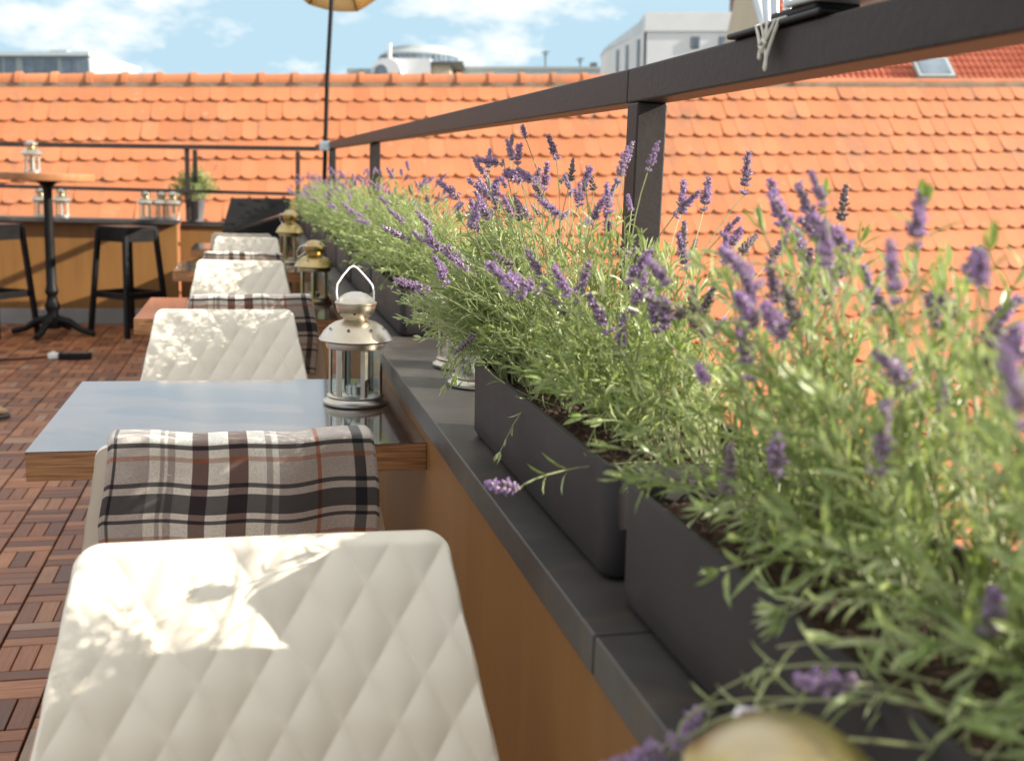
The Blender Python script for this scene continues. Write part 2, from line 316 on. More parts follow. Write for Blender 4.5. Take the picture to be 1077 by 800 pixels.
fr = tag(empty('terrace_railing', (-.47, 9.2, LZ)), 'thin dark two-bar railing across the far end of the terrace', 'railing')
def fz(x): return 1.397 + .022 * (x + .456)
g = MB(); bar(g, wl(fr, -5, 9.2, fz(-5)), wl(fr, .53, 9.2, fz(.53) + .006), .03, .035); g.build('top_rail', M['rail'], fr, bevel=.002)
g = MB(); bar(g, wl(fr, -5, 9.2, 1.05), wl(fr, .53, 9.2, 1.058), .025, .028); g.build('lower_rail', M['rail'], fr, bevel=.002)
for x, y in ((-.482, 9.215), (-.43, 9.42), (.39, 9.42), (-3.4, 9.215)):
    g = MB(); g.box(x + .47 - .018, x + .47 + .018, y - .018 - 9.2, y + .018 - 9.2, 0, fz(x) - LZ - .012); g.build('post', M['rail'], fr, bevel=.002)

# ---------------------------------------------------------------- tiled roof opposite
def frame(o, d, zc=None):
    pass
ang = R(4.5); DX = Vector((math.cos(ang), -math.sin(ang), .044)).normalized(); SLP = R(50)
hor = Vector((0, 0, 1)).cross(DX).normalized()        # away from the camera (+Y-ish)
DZ = DX.cross(hor).normalized()
UPS = (hor * math.cos(SLP) + DZ * math.sin(SLP)).normalized(); NRM = DX.cross(UPS).normalized()
RA = Vector((3.04, 12.98, 2.39))
roof = tag(empty('tiled_roof_house', RA), 'neighbouring house with a big steep bright orange clay tile roof behind the railing', 'house')
tl = MB(); tatt = []; TW = .178; EX = .283; rnd = random.Random(5)
prof_n = 6
for row in range(34):
    for c in range(-65, 103):
        x0 = c * TW + (TW / 2 if row % 2 else 0)
        yb = -(row + 1) * EX + rnd.uniform(-.007, .007) + .006 * math.sin(c * .13 + row) - (.02 if rnd.random() < .02 else 0); yt = yb + EX + .05
        lift = .036 + rnd.uniform(-.004, .004); hw = TW / 2 - .0005; tilt = rnd.uniform(-.002, .002)
        top = []; low = []
        for k in range(prof_n + 1):
            s_ = k / prof_n * 2 - 1
            arc = -.050 * (math.sqrt(max(0, 1.12 - s_ * s_)) - .346) / .712
            bow = .002 * (1 - s_ * s_)
            top.append(DX * (x0 + s_ * hw) + UPS * (yb + arc + .0) + NRM * (lift + bow + tilt * s_))
            low.append(DX * (x0 + s_ * hw) + UPS * yt + NRM * (.004 + bow + tilt * s_ * .3))
        un_ = [v - NRM * .011 for v in top]
        n_ = prof_n + 1; vs = low + top + un_
        fs = [(k, n_ + k, n_ + k + 1, k + 1) for k in range(prof_n)] + [(n_ + k, 2 * n_ + k, 2 * n_ + k + 1, n_ + k + 1) for k in range(prof_n)]
        fs += [(0, 2 * n_, n_), (n_ - 1, 2 * n_ - 1, 3 * n_ - 1)]
        tl.add(vs, fs); tatt += [min(1, max(0, rnd.gauss(.5, .13)))] * len(vs)
o = tl.build('roof_tiles', M['tile'], roof, smooth=30); a = o.data.attributes.new('tile', 'FLOAT', 'POINT'); a.data.foreach_set('value', tatt)
g = MB()      # body of the house under the tiles, with back slope
A_ = [DX * x + UPS * 0 - NRM * .02 for x in (-11.5, 18.3)]; B_ = [DX * x - UPS * (34 * EX) - NRM * .02 for x in (-11.5, 18.3)]
back = [v + hor * 7 - Vector((0, 0, 8)) for v in A_]
A_ = [v - DZ * .03 for v in A_]; dn = [Vector((v.x, v.y, -14 - RA.z)) for v in B_ + back]
g.add(A_ + B_ + back + dn, [(0, 2, 3, 1), (0, 1, 5, 4), (2, 6, 7, 3), (4, 5, 9, 8), (0, 4, 8, 6, 2), (1, 3, 7, 9, 5)]); g.build('wall', M['render'], roof)
rg = MB(); ratt = []; b0 = 0
k = 0; x = -11.5
while x < 18:
    Lc = .375; thick = 1. if x < 3.4 else .55
    r0, r1 = (.088, .112) if x < 3.4 else (.05, .055); prof = []
    for (xx, rr) in ((x, r0), (x + Lc * .82, r0 * 1.1), (x + Lc * .86, r1), (x + Lc + .012, r1), (x + Lc + .012, r1 - .018)):
        ring = []
        for q in range(9):
            a_ = math.pi * q / 8 * 1.1 - .16; ring.append(DX * xx + hor * (-math.cos(a_) * rr) + DZ * (math.sin(a_) * rr - .012))
        prof.append(ring)
    vs = [v for r_ in prof for v in r_]; fs = [(i_ * 9 + q, i_ * 9 + q + 1, (i_ + 1) * 9 + q + 1, (i_ + 1) * 9 + q) for i_ in range(4) for q in range(8)]
    rg.add(vs, fs); ratt += [min(1, max(0, rnd.gauss(.45, .2)))] * len(vs)
    x += Lc; k += 1
o = rg.build('ridge_cap', M['tile'], roof, smooth=40); a = o.data.attributes.new('tile', 'FLOAT', 'POINT'); a.data.foreach_set('value', ratt)
o['kind'] = 'stuff' if False else None; del o['kind']
g = MB(); bar(g, DX * -11.5 - UPS * .075 + NRM * .02, DX * 18.2 - UPS * .075 + NRM * .02, .05, .05); g.build('mortar_bed', M['mortar'], roof)

# ---------------------------------------------------------------- distant buildings, in the frame of the view azimuth
BX = CR.normalized(); BZ = (Vector((0, 0, 1)) - BX * BX.z).normalized(); BY = BZ.cross(BX)
def at_px(x, y, zc): return Vector((0, 0, CAMZ)) + (CF + CR * ((x - 538.5) / FPX) - CU * ((y - 400) / FPX)) * zc
def far_root(name, p, label, cat='building', group=None):
    o = empty(name); o.matrix_world = Matrix(((BX.x, BY.x, BZ.x, p.x), (BX.y, BY.y, BZ.y, p.y), (BX.z, BY.z, BZ.z, p.z), (0, 0, 0, 1)))
    return tag(o, label, cat, group)
# (1) long white building at right
s = 60 / FPX; p = at_px(681, 14, 60); gz = -14 - p.z
b = far_root('office_building', p, 'long white flat-roofed building behind the rail with small square windows')
g = MB(); g.box(0, 16, 0, 14, gz, -18.5 * s); g.build('wall', M['bwhite'], b)
# side wing is angled away from the viewer
g = MB(); g.box(-.12, 16.1, -.1, 14.1, -18.4 * s, 0); g.build('roof_parapet', M['bwhite'], b)
g = MB(); g.box(-.05, 16.05, -.05, 14, .0 - .02, .06); g.build('coping', M['bpale'], b)
for xx, wdt in ((51, 9), (84, 16), (116, 9), (150, 9)):
    f_ = MB(); f_.box((xx - wdt / 2) * s, (xx + wdt / 2) * s, -.06, .3, -36 * s, -24 * s); wn = f_.build('window', M['bdark'], b)
    f_ = MB(); f_.box((xx - wdt / 2 + 1) * s, (xx - .7) * s, -.09, -.061, -35 * s, -25 * s); f_.build('pane', M['bglass'], wn)
    f_ = MB(); f_.box((xx + .7) * s, (xx + wdt / 2 - 1) * s, -.09, -.061, -35 * s, -25 * s); f_.build('pane', M['bglass'], wn)
g = MB(); g.add([(-29 * s, 9, gz), (-.13, .2, gz), (-.13, 13, gz), (-29 * s, 13, gz), (-29 * s, 9, -17 * s), (-.13, .2, -18.5 * s), (-.13, 13, -18.5 * s), (-29 * s, 13, -17 * s)],
                [(0, 1, 5, 4), (1, 2, 6, 5), (2, 3, 7, 6), (3, 0, 4, 7), (4, 5, 6, 7), (0, 3, 2, 1)]); g.build('side_wall', M['bbeige'] if False else M['bwhite'], b)
g = MB(); g.add([(-30 * s, 8.9, -17 * s), (-.1, .1, -18.5 * s), (-.1, 13, -18.5 * s), (-30 * s, 13, -17 * s), (-30 * s, 8.9, -14 * s), (-.1, .1, -4 * s), (-.1, 13, -4 * s), (-30 * s, 13, -14 * s)],
                [(0, 1, 5, 4), (1, 2, 6, 5), (2, 3, 7, 6), (3, 0, 4, 7), (4, 5, 6, 7), (0, 3, 2, 1)]); g.build('side_roof', M['bpale'], b)
for t_ in (.35, .6, .88):
    x1 = -29 * s * (1 - t_) - .13 * t_; y1 = 9 * (1 - t_) + .2 * t_
    g = MB(); g.box(-.16, .16, -.1, .1, -55 * s, -24 * s, M=Matrix.Translation((x1, y1 - .05, 0)) @ Matrix.Rotation(-1.4, 4, 'Z')); g.build('window', M['bglass'], b)
# roof clutter
g = MB(); g.box(97 * s, 110 * s, 2, 3, 0.061, 24 * s); g.box(95.5 * s, 111.5 * s, 1.9, 3.1, 24.05 * s, 26 * s); g.build('chimney', M['bbrick'], b)
# (2) rotunda building
s = 80 / FPX; p = at_px(425, 80, 80); gz = -14 - p.z
b = far_root('rotunda_building', p, 'pale building with a round glazed top and an arched dormer above the orange ridge')
g = MB(); g.box(-25 * s, 28 * s, 0, 10, gz, 18 * s); g.build('wall', M['bwhite'], b)
g = MB(); g.lathe([(44 * s, gz + 14), (46 * s, 22 * s), (46.8 * s, 22 * s), (46.8 * s, 23.5 * s), (45 * s, 23.5 * s), (44 * s, 31 * s), (44.8 * s, 31.2 * s), (44.8 * s, 32.5 * s), (36 * s, 38 * s), (34 * s, 41 * s), (0, 41.5 * s)], 30, c=(6 * s, 8, 0)); g.build('rotunda_roof', M['bgrey'], b, smooth=20)
for k in range(22):
    a_ = math.pi * (k / 21) + math.pi; f_ = MB(); rr = 44.9 * s
    f_.box(-2.5 * s, 2.5 * s, -.06, .06, 24.2 * s, 30.4 * s, M=Matrix.Translation((6 * s + rr * math.cos(a_), 8 + rr * math.sin(a_), 0)) @ Matrix.Rotation(a_ + math.pi / 2, 4, 'Z')); f_.build('window', M['bglass'], b)
g = MB(); n_ = 10; fr_ = [(-17 * s + 16 * s * -math.cos(math.pi * q / n_), -1.2, 1 * s + 15 * s * math.sin(math.pi * q / n_)) for q in range(n_ + 1)]; bk_ = [(x_, 3, z_) for x_, _, z_ in fr_]
g.add(fr_ + bk_, [(q, q + 1, n_ + 2 + q, n_ + 1 + q) for q in range(n_)] + [tuple(range(n_ + 1))[::-1]]); dm = g.build('dormer', M['bwhite'], b)
g = MB(); g.add([(-17 * s + 7 * s * -math.cos(math.pi * q / n_) - 5 * s, -1.26, 1 * s + 9 * s * math.sin(math.pi * q / n_)) for q in range(n_ + 1)] + [(-17 * s + 7 * s * -math.cos(math.pi * q / n_) - 5 * s, -1.21, 1 * s + 9 * s * math.sin(math.pi * q / n_)) for q in range(n_ + 1)], [tuple(range(n_ + 1))] + [(q, n_ + 1 + q, n_ + 2 + q, q + 1) for q in range(n_)]); g.build('dormer_window', M['bglass'], dm)
g = MB(); g.box(29 * s, 48 * s, .5, 8, gz, 12.5 * s); g.build('side_wall', M['bbeige'], b)
g = MB(); g.box(28.5 * s, 62 * s, 0, 8.4, 12.6 * s, 15 * s); g.build('flat_roof', M['bdark'], b)
g = MB(); g.box(-62 * s, -28 * s, 1, 8, gz, 9 * s); g.build('side_wing', M['bgrey'], b)
g = MB(); g.box(-16 * s, -13 * s, -.3, 0.2, 18 * s, 33 * s); g.build('chimney', M['bwhite'], b)
# (3) long low hall
p = at_px(560, 80, 85); s = 85 / FPX; gz = -14 - p.z
b = far_root('hall_building', p, 'long low grey-blue roofed hall between the rotunda and the white building')
g = MB(); g.box(-74 * s, 96 * s, 0, 9, gz, 6 * s); g.build('wall', M['bpale'], b)
g = MB(); g.box(-76 * s, 98 * s, -.3, 9.3, 6.02 * s, 9 * s); g.build('roof', M['bgrey'], b)
g = MB(); g.box(62 * s, 69 * s, 1, 2, 9.05 * s, 15 * s); g.build('chimney', M['bdark'], b)
for xx, hh in ((14, 27), (51, 20)):
    o_ = far_root('roof_antenna', p + BX * xx * s + BZ * 9.02 * s + BY * 1, 'thin antenna mast on the hall roof, ' + ('the taller of two' if hh > 25 else 'the shorter of two'), 'antenna')
    g = MB(); g.tube([(0, 0, 0), (0, 0, (hh - 9) * s)], .07, 6); g.tube([(-4 * s, 0, (hh - 11) * s), (4 * s, 0, (hh - 10) * s)], .05, 5); g.tube([(-2.5 * s, 0, (hh - 13.5) * s), (2.5 * s, 0, (hh - 13) * s)], .04, 5); g.build('mast', M['bdark'], o_)
# (4) grey block at left
p = at_px(0, 80, 75); s = 75 / FPX; gz = -14 - p.z
b = far_root('apartment_building', p, 'grey flat-roofed block with glazed top floor at the far left of the skyline')
g = MB(); g.box(-20 * s, 95 * s, 0, 10, gz, 20 * s); g.build('wall', M['bgrey'], b)
g = MB(); g.box(-21 * s, 97 * s, -.3, 10.2, 20.1 * s, 24 * s); g.build('roof', M['bpale'], b)
g = MB(); g.box(48 * s, 66 * s, 1, 4, 24.1 * s, 28 * s); g.build('roof_cabin', M['bgrey'], b)
for x0, x1 in ((-14, 3), (6, 17), (25, 37), (38, 49), (50, 61), (66, 76), (77, 86), (87, 94)):
    f_ = MB(); f_.box(x0 * s, x1 * s, -.05, .1, 3 * s, 18 * s); f_.build('window', M['bglass'], b)
# (5) red pantile roof at right
p = at_px(890, 92, 27); s = 27 / FPX; gz = -14 - p.z
b = far_root('red_roof_house', p, 'house with a dark red pantile roof and skylight, top right behind the rail', 'house')
SLR = R(38); ny = math.cos(SLR); nz = math.sin(SLR)
g = MB(); nc = 330; step = 6.6 * s / 6; Lr = 7.; vs = []; fs = []; lift = []
rows_ = 24
for r_ in range(rows_):
    for e in (0, 1):
        d_ = (r_ + e) * Lr / rows_; h_ = .03 * (1 - e) + .0
        for k in range(nc):
            hh = .026 * math.cos(2 * math.pi * k / 6) + h_; vs.append((-40 * s * 0 - 1.6 + k * step, d_ * ny - nz * hh, d_ * nz + ny * hh))
for q in range(rows_ * 2 - 1):
    for k in range(nc - 1): fs.append((q * nc + k, q * nc + k + 1, (q + 1) * nc + k + 1, (q + 1) * nc + k))
g.add(vs, fs); o = g.build('roof_tiles', M['redtile'], b, smooth=40)
wX = -1.6 + nc * step
g = MB(); g.add([(-1.5, .1, gz), (wX - .1, .1, gz), (wX - .1, 10.9, gz), (-1.5, 10.9, gz), (-1.5, .1, -.05), (wX - .1, .1, -.05), (wX - .1, 10.9, -.05), (-1.5, 10.9, -.05), (-1.5, 5.5, 4.2), (wX - .1, 5.5, 4.2)],
     [(0, 1, 5, 4), (2, 3, 7, 6), (1, 2, 6, 9, 5), (3, 0, 4, 8, 7), (6, 7, 8, 9), (4, 5, 9, 8)]); g.build('wall', M['bbeige'], b)
g = MB(); g.box(-1.7, -1.45, -.1, 5.6, 0.0, .1, M=Matrix.Rotation(SLR, 4, 'X')); g.box(-1.62, -1.5, -.2, 7, 0.1, .16, M=Matrix.Rotation(SLR, 4, 'X')); g.build('verge_flashing', M['bpale'], b)
MS = Matrix.Translation((76 * s, .02, .18)) @ Matrix.Rotation(SLR, 4, 'X')
g = MB(); g.box(0, 38 * s, 0, .85, 0, .12, M=MS); sk = g.build('skylight', M['bgrey'], b)
g = MB(); g.box(4 * s, 34 * s, .09, .76, .121, .135, M=MS); g.build('pane', M['bglass'], sk)

# ================================================================ TABLES
def make_table():
    r = empty('cafe_table')
    g = MB(); g.box(-.305, .333, -.31, .31, -.048, -.0015); tp = g.build('plywood_core', M['ply'], r, bevel=.001)
    g = MB(); g.box(-.305, .333, -.31, .31, -.0014, .0); g.build('laminate_top', M['laminate'], r)
    g = MB(); g.box(-.035, .035, -.035, .035, -.735, -.049); g.build('pedestal', M['iron'], r, bevel=.003)
    g = MB(); g.box(-.2, .2, -.2, .2, -.75, -.737); g.build('base_plate', M['iron'], r, bevel=.003)
    return r
tabs = [(2.11, 'plywood-edged cafe table nearest the camera with a silver lantern on it'), (.42, 'cafe table below the frame in front of the nearest quilted chair'), (3.79, 'second cafe table down the row, behind the second quilted chair'), (5.56, 'third cafe table down the row with a small lantern at the wall'), (7.15, 'fourth cafe table, farthest along the ochre wall')]
T0 = make_table()
for i, (y, lab) in enumerate(tabs):
    o = T0 if i == 0 else copy_tree(T0)
    o.location = (-.0435, y, .75); tag(o, lab, 'table', 'cafe tables against the parapet wall')

# ================================================================ CHAIRS
def tri(a): return abs((a % 2) - 1)
def backrest_mesh():
    g = MB(); nu, nv = 190, 170; z0, z1 = .42, .845; t = .009
    W = [(0, .215), (.35, .222), (.55, .214), (.75, .198), (.88, .186), (1, .177)]
    def hw(v):
        for (a, x), (b, y) in zip(W, W[1:]):
            if v <= b: q = (v - a) / (b - a); q = q * q * (3 - 2 * q) * .4 + q * .6; return x + (y - x) * q
        return W[-1][1]
    def P(u, v, front):
        wv = hw(v); x = u * wv; r = .026; ex = abs(x) - (wv - r)
        zt = z1 - (r * (1 - math.sqrt(max(0, 1 - (ex / r) ** 2))) if ex > 0 else 0) + .003 * u * u
        z = z0 + v * (zt - z0)
        y = -.13 - .15 * ((z - z0) / (z1 - z0)) ** 1.0 + .034 * u * u * (1.3 - v * .9) + .02 * (1 - v) ** 3
        if front:
            e = min(1, (1 - abs(u)) / .03, (1 - v) / .025) ; e = max(0, e)
            A_ = tri(x / .053 + z / .082); B_ = tri(x / .053 - z / .082 + .5); h = (.0020 * A_ + .0034 * B_ + .0034 * (abs(math.sin(math.pi * (x / .053 + z / .082))) * abs(math.sin(math.pi * (x / .053 - z / .082 + .5)))) ** .62) * e
            return (x, y + h, z + h * .3)
        return (x, y - t, z - t * .2)
    vs = []
    us = [math.copysign(abs(k) ** .85, k) for k in [2 * i / nu - 1 for i in range(nu + 1)]]
    us = [2 * i / nu - 1 for i in range(nu + 1)]
    for fr_ in (True, False):
        for j in range(nv + 1):
            for u in us: vs.append(P(u, j / nv, fr_))
    n1 = nu + 1; off = n1 * (nv + 1); fs = []
    for j in range(nv):
        for i in range(nu):
            a = j * n1 + i; fs.append((a + 1, a, a + n1, a + n1 + 1)); fs.append((off + a, off + a + 1, off + a + n1 + 1, off + a + n1))
    ring = [i for i in range(n1)] + [j * n1 + nu for j in range(1, nv + 1)] + [nv * n1 + i for i in range(nu - 1, -1, -1)] + [j * n1 for j in range(nv - 1, 0, -1)]
    for a, b in zip(ring, ring[1:] + ring[:1]): fs.append((a, b, off + b, off + a))
    g.add(vs, fs); return g
def make_chair():
    r = empty('shell_chair')
    backrest_mesh().build('backrest', M['cream'], r, smooth=50)
    g = MB(); nu, nv = 60, 60; vs = []
    for fr_ in (1, 0):
        for j in range(nv + 1):
            for i in range(nu + 1):
                u = 2 * i / nu - 1; v = j / nv; y = -.13 + v * .40; k = (abs(2 * v - 1)) ** 5; hwd = .225 - .02 * v ** 3
                x = u * hwd * (1 - .08 * k); z = .425 + .018 * u * u - .03 * math.sin(v * math.pi * .8) + .02 * (v ** 6) * -1
                h = .006 * (tri(x / .078 + y / .1) + tri(x / .078 - y / .1 + .5)) if fr_ else -.012
                vs.append((x, y, z + h))
    n1 = nu + 1; off = n1 * (nv + 1); fs = []
    for j in range(nv):
        for i in range(nu): a = j * n1 + i; fs.append((a, a + 1, a + n1 + 1, a + n1)); fs.append((off + a + 1, off + a, off + a + n1, off + a + n1 + 1))
    ring = [i for i in range(n1)] + [j * n1 + nu for j in range(1, nv + 1)] + [nv * n1 + i for i in range(nu - 1, -1, -1)] + [j * n1 for j in range(nv - 1, 0, -1)]
    for a, b in zip(ring, ring[1:] + ring[:1]): fs.append((b, a, off + a, off + b))
    g.add(vs, fs); g.build('seat', M['cream'], r, smooth=60)
    for sx in (-1, 1):
        for sy in (-.10, .2):
            g = MB(); g.tube([(sx * .15, sy, .408), (sx * .205, sy + (.06 if sy > 0 else -.08), .0)], [.013, .009], 10); g.build('leg', M['chrome'], r, smooth=60)
    return r
C0 = make_chair()
# (x, y of the backrest top, facing, label)
chairs = [(.014, 1.04, -1, 'nearest cream quilted chair, filling the bottom of the picture'),
          (-.020, 1.425, 1, 'cream shell chair back under the nearest plaid blanket, tucked at the first table'),
          (-.065, 2.93, -1, 'cream quilted chair directly behind the blue reflecting first table'),
          (.0, 3.17, 1, 'cream shell chair under the second plaid blanket, at the second table'),
          (-.04, 4.68, -1, 'cream quilted chair beyond the second table, half lit by the sun'),
          (-.03, 4.98, 1, 'cream shell chair under the third plaid blanket, at the third table'),
          (-.02, 6.5, -1, 'cream quilted chair beyond the third table in front of the black panel'),
          (-.05, 6.85, 1, 'cream shell chair farthest in the row, mostly hidden')]
for i, (x, y, fc, lab) in enumerate(chairs):
    o = C0 if i == 0 else copy_tree(C0)
    o.location = (x, y + (-.28 if fc < 0 else .28), 0); o.rotation_euler = (0, 0, math.pi if fc < 0 else 0)
    tag(o, lab, 'chair', 'cream quilted shell chairs along the wall')
# blankets draped over chair backs
def blanket(x, y, seed, drop, label, wd=.335):
    g = MB(); g.uv = []; nu, nv = 60, 90; rnd = random.Random(seed); ph = [rnd.uniform(0, 6) for _ in range(6)]
    vs = []
    Lb, Lf = drop, .2
    for j in range(nv + 1):
        s_ = j / nv * (Lb + Lf) - Lb          # negative: camera side
        for i in range(nu + 1):
            u = 2 * i / nu - 1; a = abs(s_)
            lean = .15 / .425
            if abs(s_) < .02: th = s_ / .02 * math.pi / 2; yy = (.019 if s_ > 0 else .026) * math.sin(th); zz = .850 + .003 + .003 * math.cos(th); dn = 0
            else: dn = a - .02; yy = (.019 if s_ > 0 else -.026) + (.014 * min(1, dn / .05) if s_ > 0 else -.002); zz = .853 - dn * .945; yy += dn * lean * .95
            wq = (wd / 2) * (1 + (.10 * min(1, dn / .12) if s_ < 0 else 0)); xx = u * wq
            yy += .034 * u * u * (.5 if s_ < 0 else .75)
            fold = .0045 * math.sin(u * 5 + ph[0]) * min(1, dn / .05) + .003 * math.sin(u * 11 + s_ * 9 + ph[1]) * min(1, dn / .05)
            yy += fold * (-1 if s_ < 0 else 1) - (.006 * min(1, dn / .1) if s_ < 0 else 0)
            zz += .0016 * math.sin(u * 2.4 + ph[2]) + .0014 * math.sin(u * 9 + ph[3]) - .001 * u * u - (.004 if abs(u) > .97 else 0)
            xx += .003 * math.sin(s_ * 25 + ph[4])
            vs.append((xx, yy, zz)); g.uv.append(((u + 1) / 2, 1.02 + (-s_ - .012) / .225))
    n1 = nu + 1; fs = [(j * n1 + i, j * n1 + i + 1, (j + 1) * n1 + i + 1, (j + 1) * n1 + i) for j in range(nv) for i in range(nu)]
    g.add(vs, fs); o = g.build('blanket', M['plaid'], None, smooth=180); o.location = (x, y, 0)
    sd_ = o.modifiers.new('thick', 'SOLIDIFY'); sd_.thickness = .004; sd_.offset = 0
    tag(o, label, 'blanket', 'plaid blankets hung over the chair backs')
blanket(-.012, 1.437, 1, .20, 'nearest plaid blanket in cream, black and rust, hung over a chair back')
blanket(.004, 3.182, 2, .27, 'second plaid blanket, hung over the chair back before the second table')
blanket(-.028, 4.992, 3, .2, 'third plaid blanket, sunlit, before the third table')

# ================================================================ LANTERNS
def make_lantern(handle_up=True, met='lmetal'):
    r = empty('lantern'); S = 6; LM = M[met]
    g = MB(); g.lathe([(.060, 0), (.0635, .003), (.0635, .007), (.058, .010), (.055, .014), (.056, .018), (.052, .021), (.0, .021)], 40, cap=False); g.build('base', LM, r, smooth=40)
    zt = .115; rr = .0535
    for k in range(S):
        a = 2 * math.pi * (k + .5) / S; c = Vector((math.cos(a), math.sin(a), 0)); t_ = Vector((-c.y, c.x, 0)); g = MB()
        pts = [c * rr + t_ * d + (c * -.004 if abs(d) > .004 else Vector((0, 0, 0))) for d in (-.007, 0, .007)]
        inn = [p_ - c * .0015 for p_ in pts]
        vs = [p_ + Vector((0, 0, z)) for z in (.020, zt) for p_ in pts + inn]
        g.add(vs, [(0, 1, 7, 6), (1, 2, 8, 7), (4, 3, 9, 10), (5, 4, 10, 11), (2, 5, 11, 8), (3, 0, 6, 9)]); g.build('corner_strip', LM, r)
    for k in range(S):
        a = 2 * math.pi * (k + 1) / S; c = Vector((math.cos(a), math.sin(a), 0)); t_ = Vector((-c.y, c.x, 0)); g = MB(); ap = (rr - .003) * math.cos(math.pi / 6) ; hw_ = (rr - .003) * math.sin(math.pi / 6) - .003
        vs = [c * (ap + q) + t_ * d + Vector((0, 0, z)) for z in (.021, zt - .001) for q, d in ((0, -hw_), (0, hw_), (-.0018, hw_), (-.0018, -hw_))]
        g.add(vs, [(0, 1, 5, 4), (1, 2, 6, 5), (2, 3, 7, 6), (3, 0, 4, 7), (3, 2, 1, 0), (4, 5, 6, 7)]); g.build('glass_panel', M['glass'], r)
    g = MB(); g.lathe([(.048, zt - .002), (.0565, zt - .002), (.058, .117), (.058, .124), (.0700, .127), (.0725, .130), (.069, .135), (.062, .146), (.052, .156), (.040, .163), (.026, .167), (.024, .169), (.024, .172)], 48, cap=False)
    dome = g.build('dome', LM, r, smooth=35)
    g = MB()
    for k in range(8):
        a = 2 * math.pi * (k + .25) / 8
        n_ = Vector((math.cos(a) * .72, math.sin(a) * .72, .69)); t_ = Vector((-math.sin(a), math.cos(a), 0)); up = n_.cross(t_); c = Vector((math.cos(a) * .0565, math.sin(a) * .0565, .1525))
        g.add([c + n_ * .0012 + (t_ * math.cos(b_) + up * math.sin(b_)) * (.0045 if q % 2 == 0 else .002) for q, b_ in enumerate([math.pi * q / 5 + .3 for q in range(10)])], [tuple(range(10))])
    for k in range(6):
        a = 2 * math.pi * (k + .1) / 6; n_ = Vector((math.cos(a) * .8, math.sin(a) * .8, -.6)); t_ = Vector((-math.sin(a), math.cos(a), 0)); up = n_.cross(t_); c = Vector((math.cos(a) * .0345, math.sin(a) * .0345, .182))
        g.add([c + n_ * .001 + (t_ * math.cos(b_) + up * math.sin(b_)) * (.0035 if q % 2 == 0 else .0016) for q, b_ in enumerate([math.pi * q / 5 + .3 for q in range(10)])], [tuple(range(10))])
    g.build('star_cutouts', M['hole'], dome)
    g = MB(); g.lathe([(.022, .170), (.029, .174), (.036, .184), (.0385, .192), (.0385, .197), (.041, .199), (.041, .202), (.036, .205), (.032, .211), (.022, .218), (.010, .222), (.0, .2225)], 40, cap=False); g.build('cap', LM, r, smooth=35)
    g = MB()
    if handle_up: pts = [(-.037, 0, .200), (-.0385, .004, .222), (-.036, .007, .237), (-.024, .011, .252), (-.008, .015, .268), (0, .016, .271), (.008, .015, .267), (.028, .011, .245), (.036, .008, .234), (.0385, .004, .222), (.037, 0, .200)]
    else: pts = [(-.037, 0, .200), (-.045, .012, .205), (-.044, .03, .200), (-.03, .055, .180), (-.008, .070, .160), (0, .073, .157), (.008, .070, .160), (.03, .055, .180), (.044, .03, .200), (.045, .012, .205), (.037, 0, .200)]
    g.tube(pts, .0019, 8); g.build('handle', M['wire'], r, smooth=60)
    return r
LA = make_lantern(True); LB = make_lantern(False, 'lgold'); LC = make_lantern(False)
def tealight(x, y, z, label):
    t = tag(empty('tealight', (x, y, z + .0215)), label, 'candle', 'tealights inside the lanterns')
    g = MB(); g.lathe([(.018, 0), (.019, .015), (.0186, .015), (.0186, .012)], 24); g.build('tin_cup', M['tin'], t, smooth=30)
    g = MB(); g.lathe([(.018, .001), (.018, .0125), (.004, .0122)], 24); g.build('wax', M['wax'], t, smooth=30)
    g = MB(); g.tube([(0, 0, .012), (.001, 0, .02)], .0008, 6); g.build('wick', M['hole'], t)
lants = [(.200, 2.146, .75, .25, 1, 'silver lantern with raised wire handle standing on the nearest table'),
         (.222, 3.97, .75, .9, 0, 'antique gold lantern on the second table, handle folded down'),
         (.200, 5.80, .75, .4, 0, 'tall dark gold lantern on the third table beside the lavender'),
         (.405, 1.90, LZ, .7, 0, 'lantern on the stone ledge mostly hidden under the lavender, nearer of two'),
         (.410, 2.10, LZ, .2, 0, 'lantern on the stone ledge mostly hidden under the lavender, farther of two'),
         (.211, .376, .752, -1.35, 0, 'blurred lantern top at the bottom edge right below the lavender'),
         (-1.49, 8.42, 1.1655, .3, 0, 'silver lantern standing on the round bar table'),
         (-1.575, 9.2, LZ - .002, .6, 0, 'silver lantern on the far ledge just left of the bar table pole'),
         (-1.425, 9.2, LZ - .002, .1, 0, 'silver lantern on the far ledge just right of the bar table pole'),
         (-.800, 9.2, LZ - .002, .5, 0, 'silver lantern on the far ledge, left of the cluster of three'),
         (-.683, 9.2, LZ - .002, .8, 0, 'silver lantern on the far ledge, middle of the cluster of three'),
         (-.590, 9.1565, LZ - .002, .0, 0, 'silver lantern on the far ledge, nearest the railing post')]
for i, (x, y, z, rz, up, lab) in enumerate(lants):
    o = LA if i == 0 else (LB if i == 1 else LC if i == 3 else copy_tree(LB if i in (2, 5) else LC))
    o.location = (x, y, z); o.rotation_euler = (0, 0, rz); tag(o, lab, 'lantern', 'metal and glass lanterns')
    if i == 2: o.scale = (1, 1, 1.24)
tealight(.200, 2.146, .75, 'white tealight inside the silver lantern on the nearest table')
tealight(.222, 3.97, .75, 'white tealight inside the lantern on the second table')

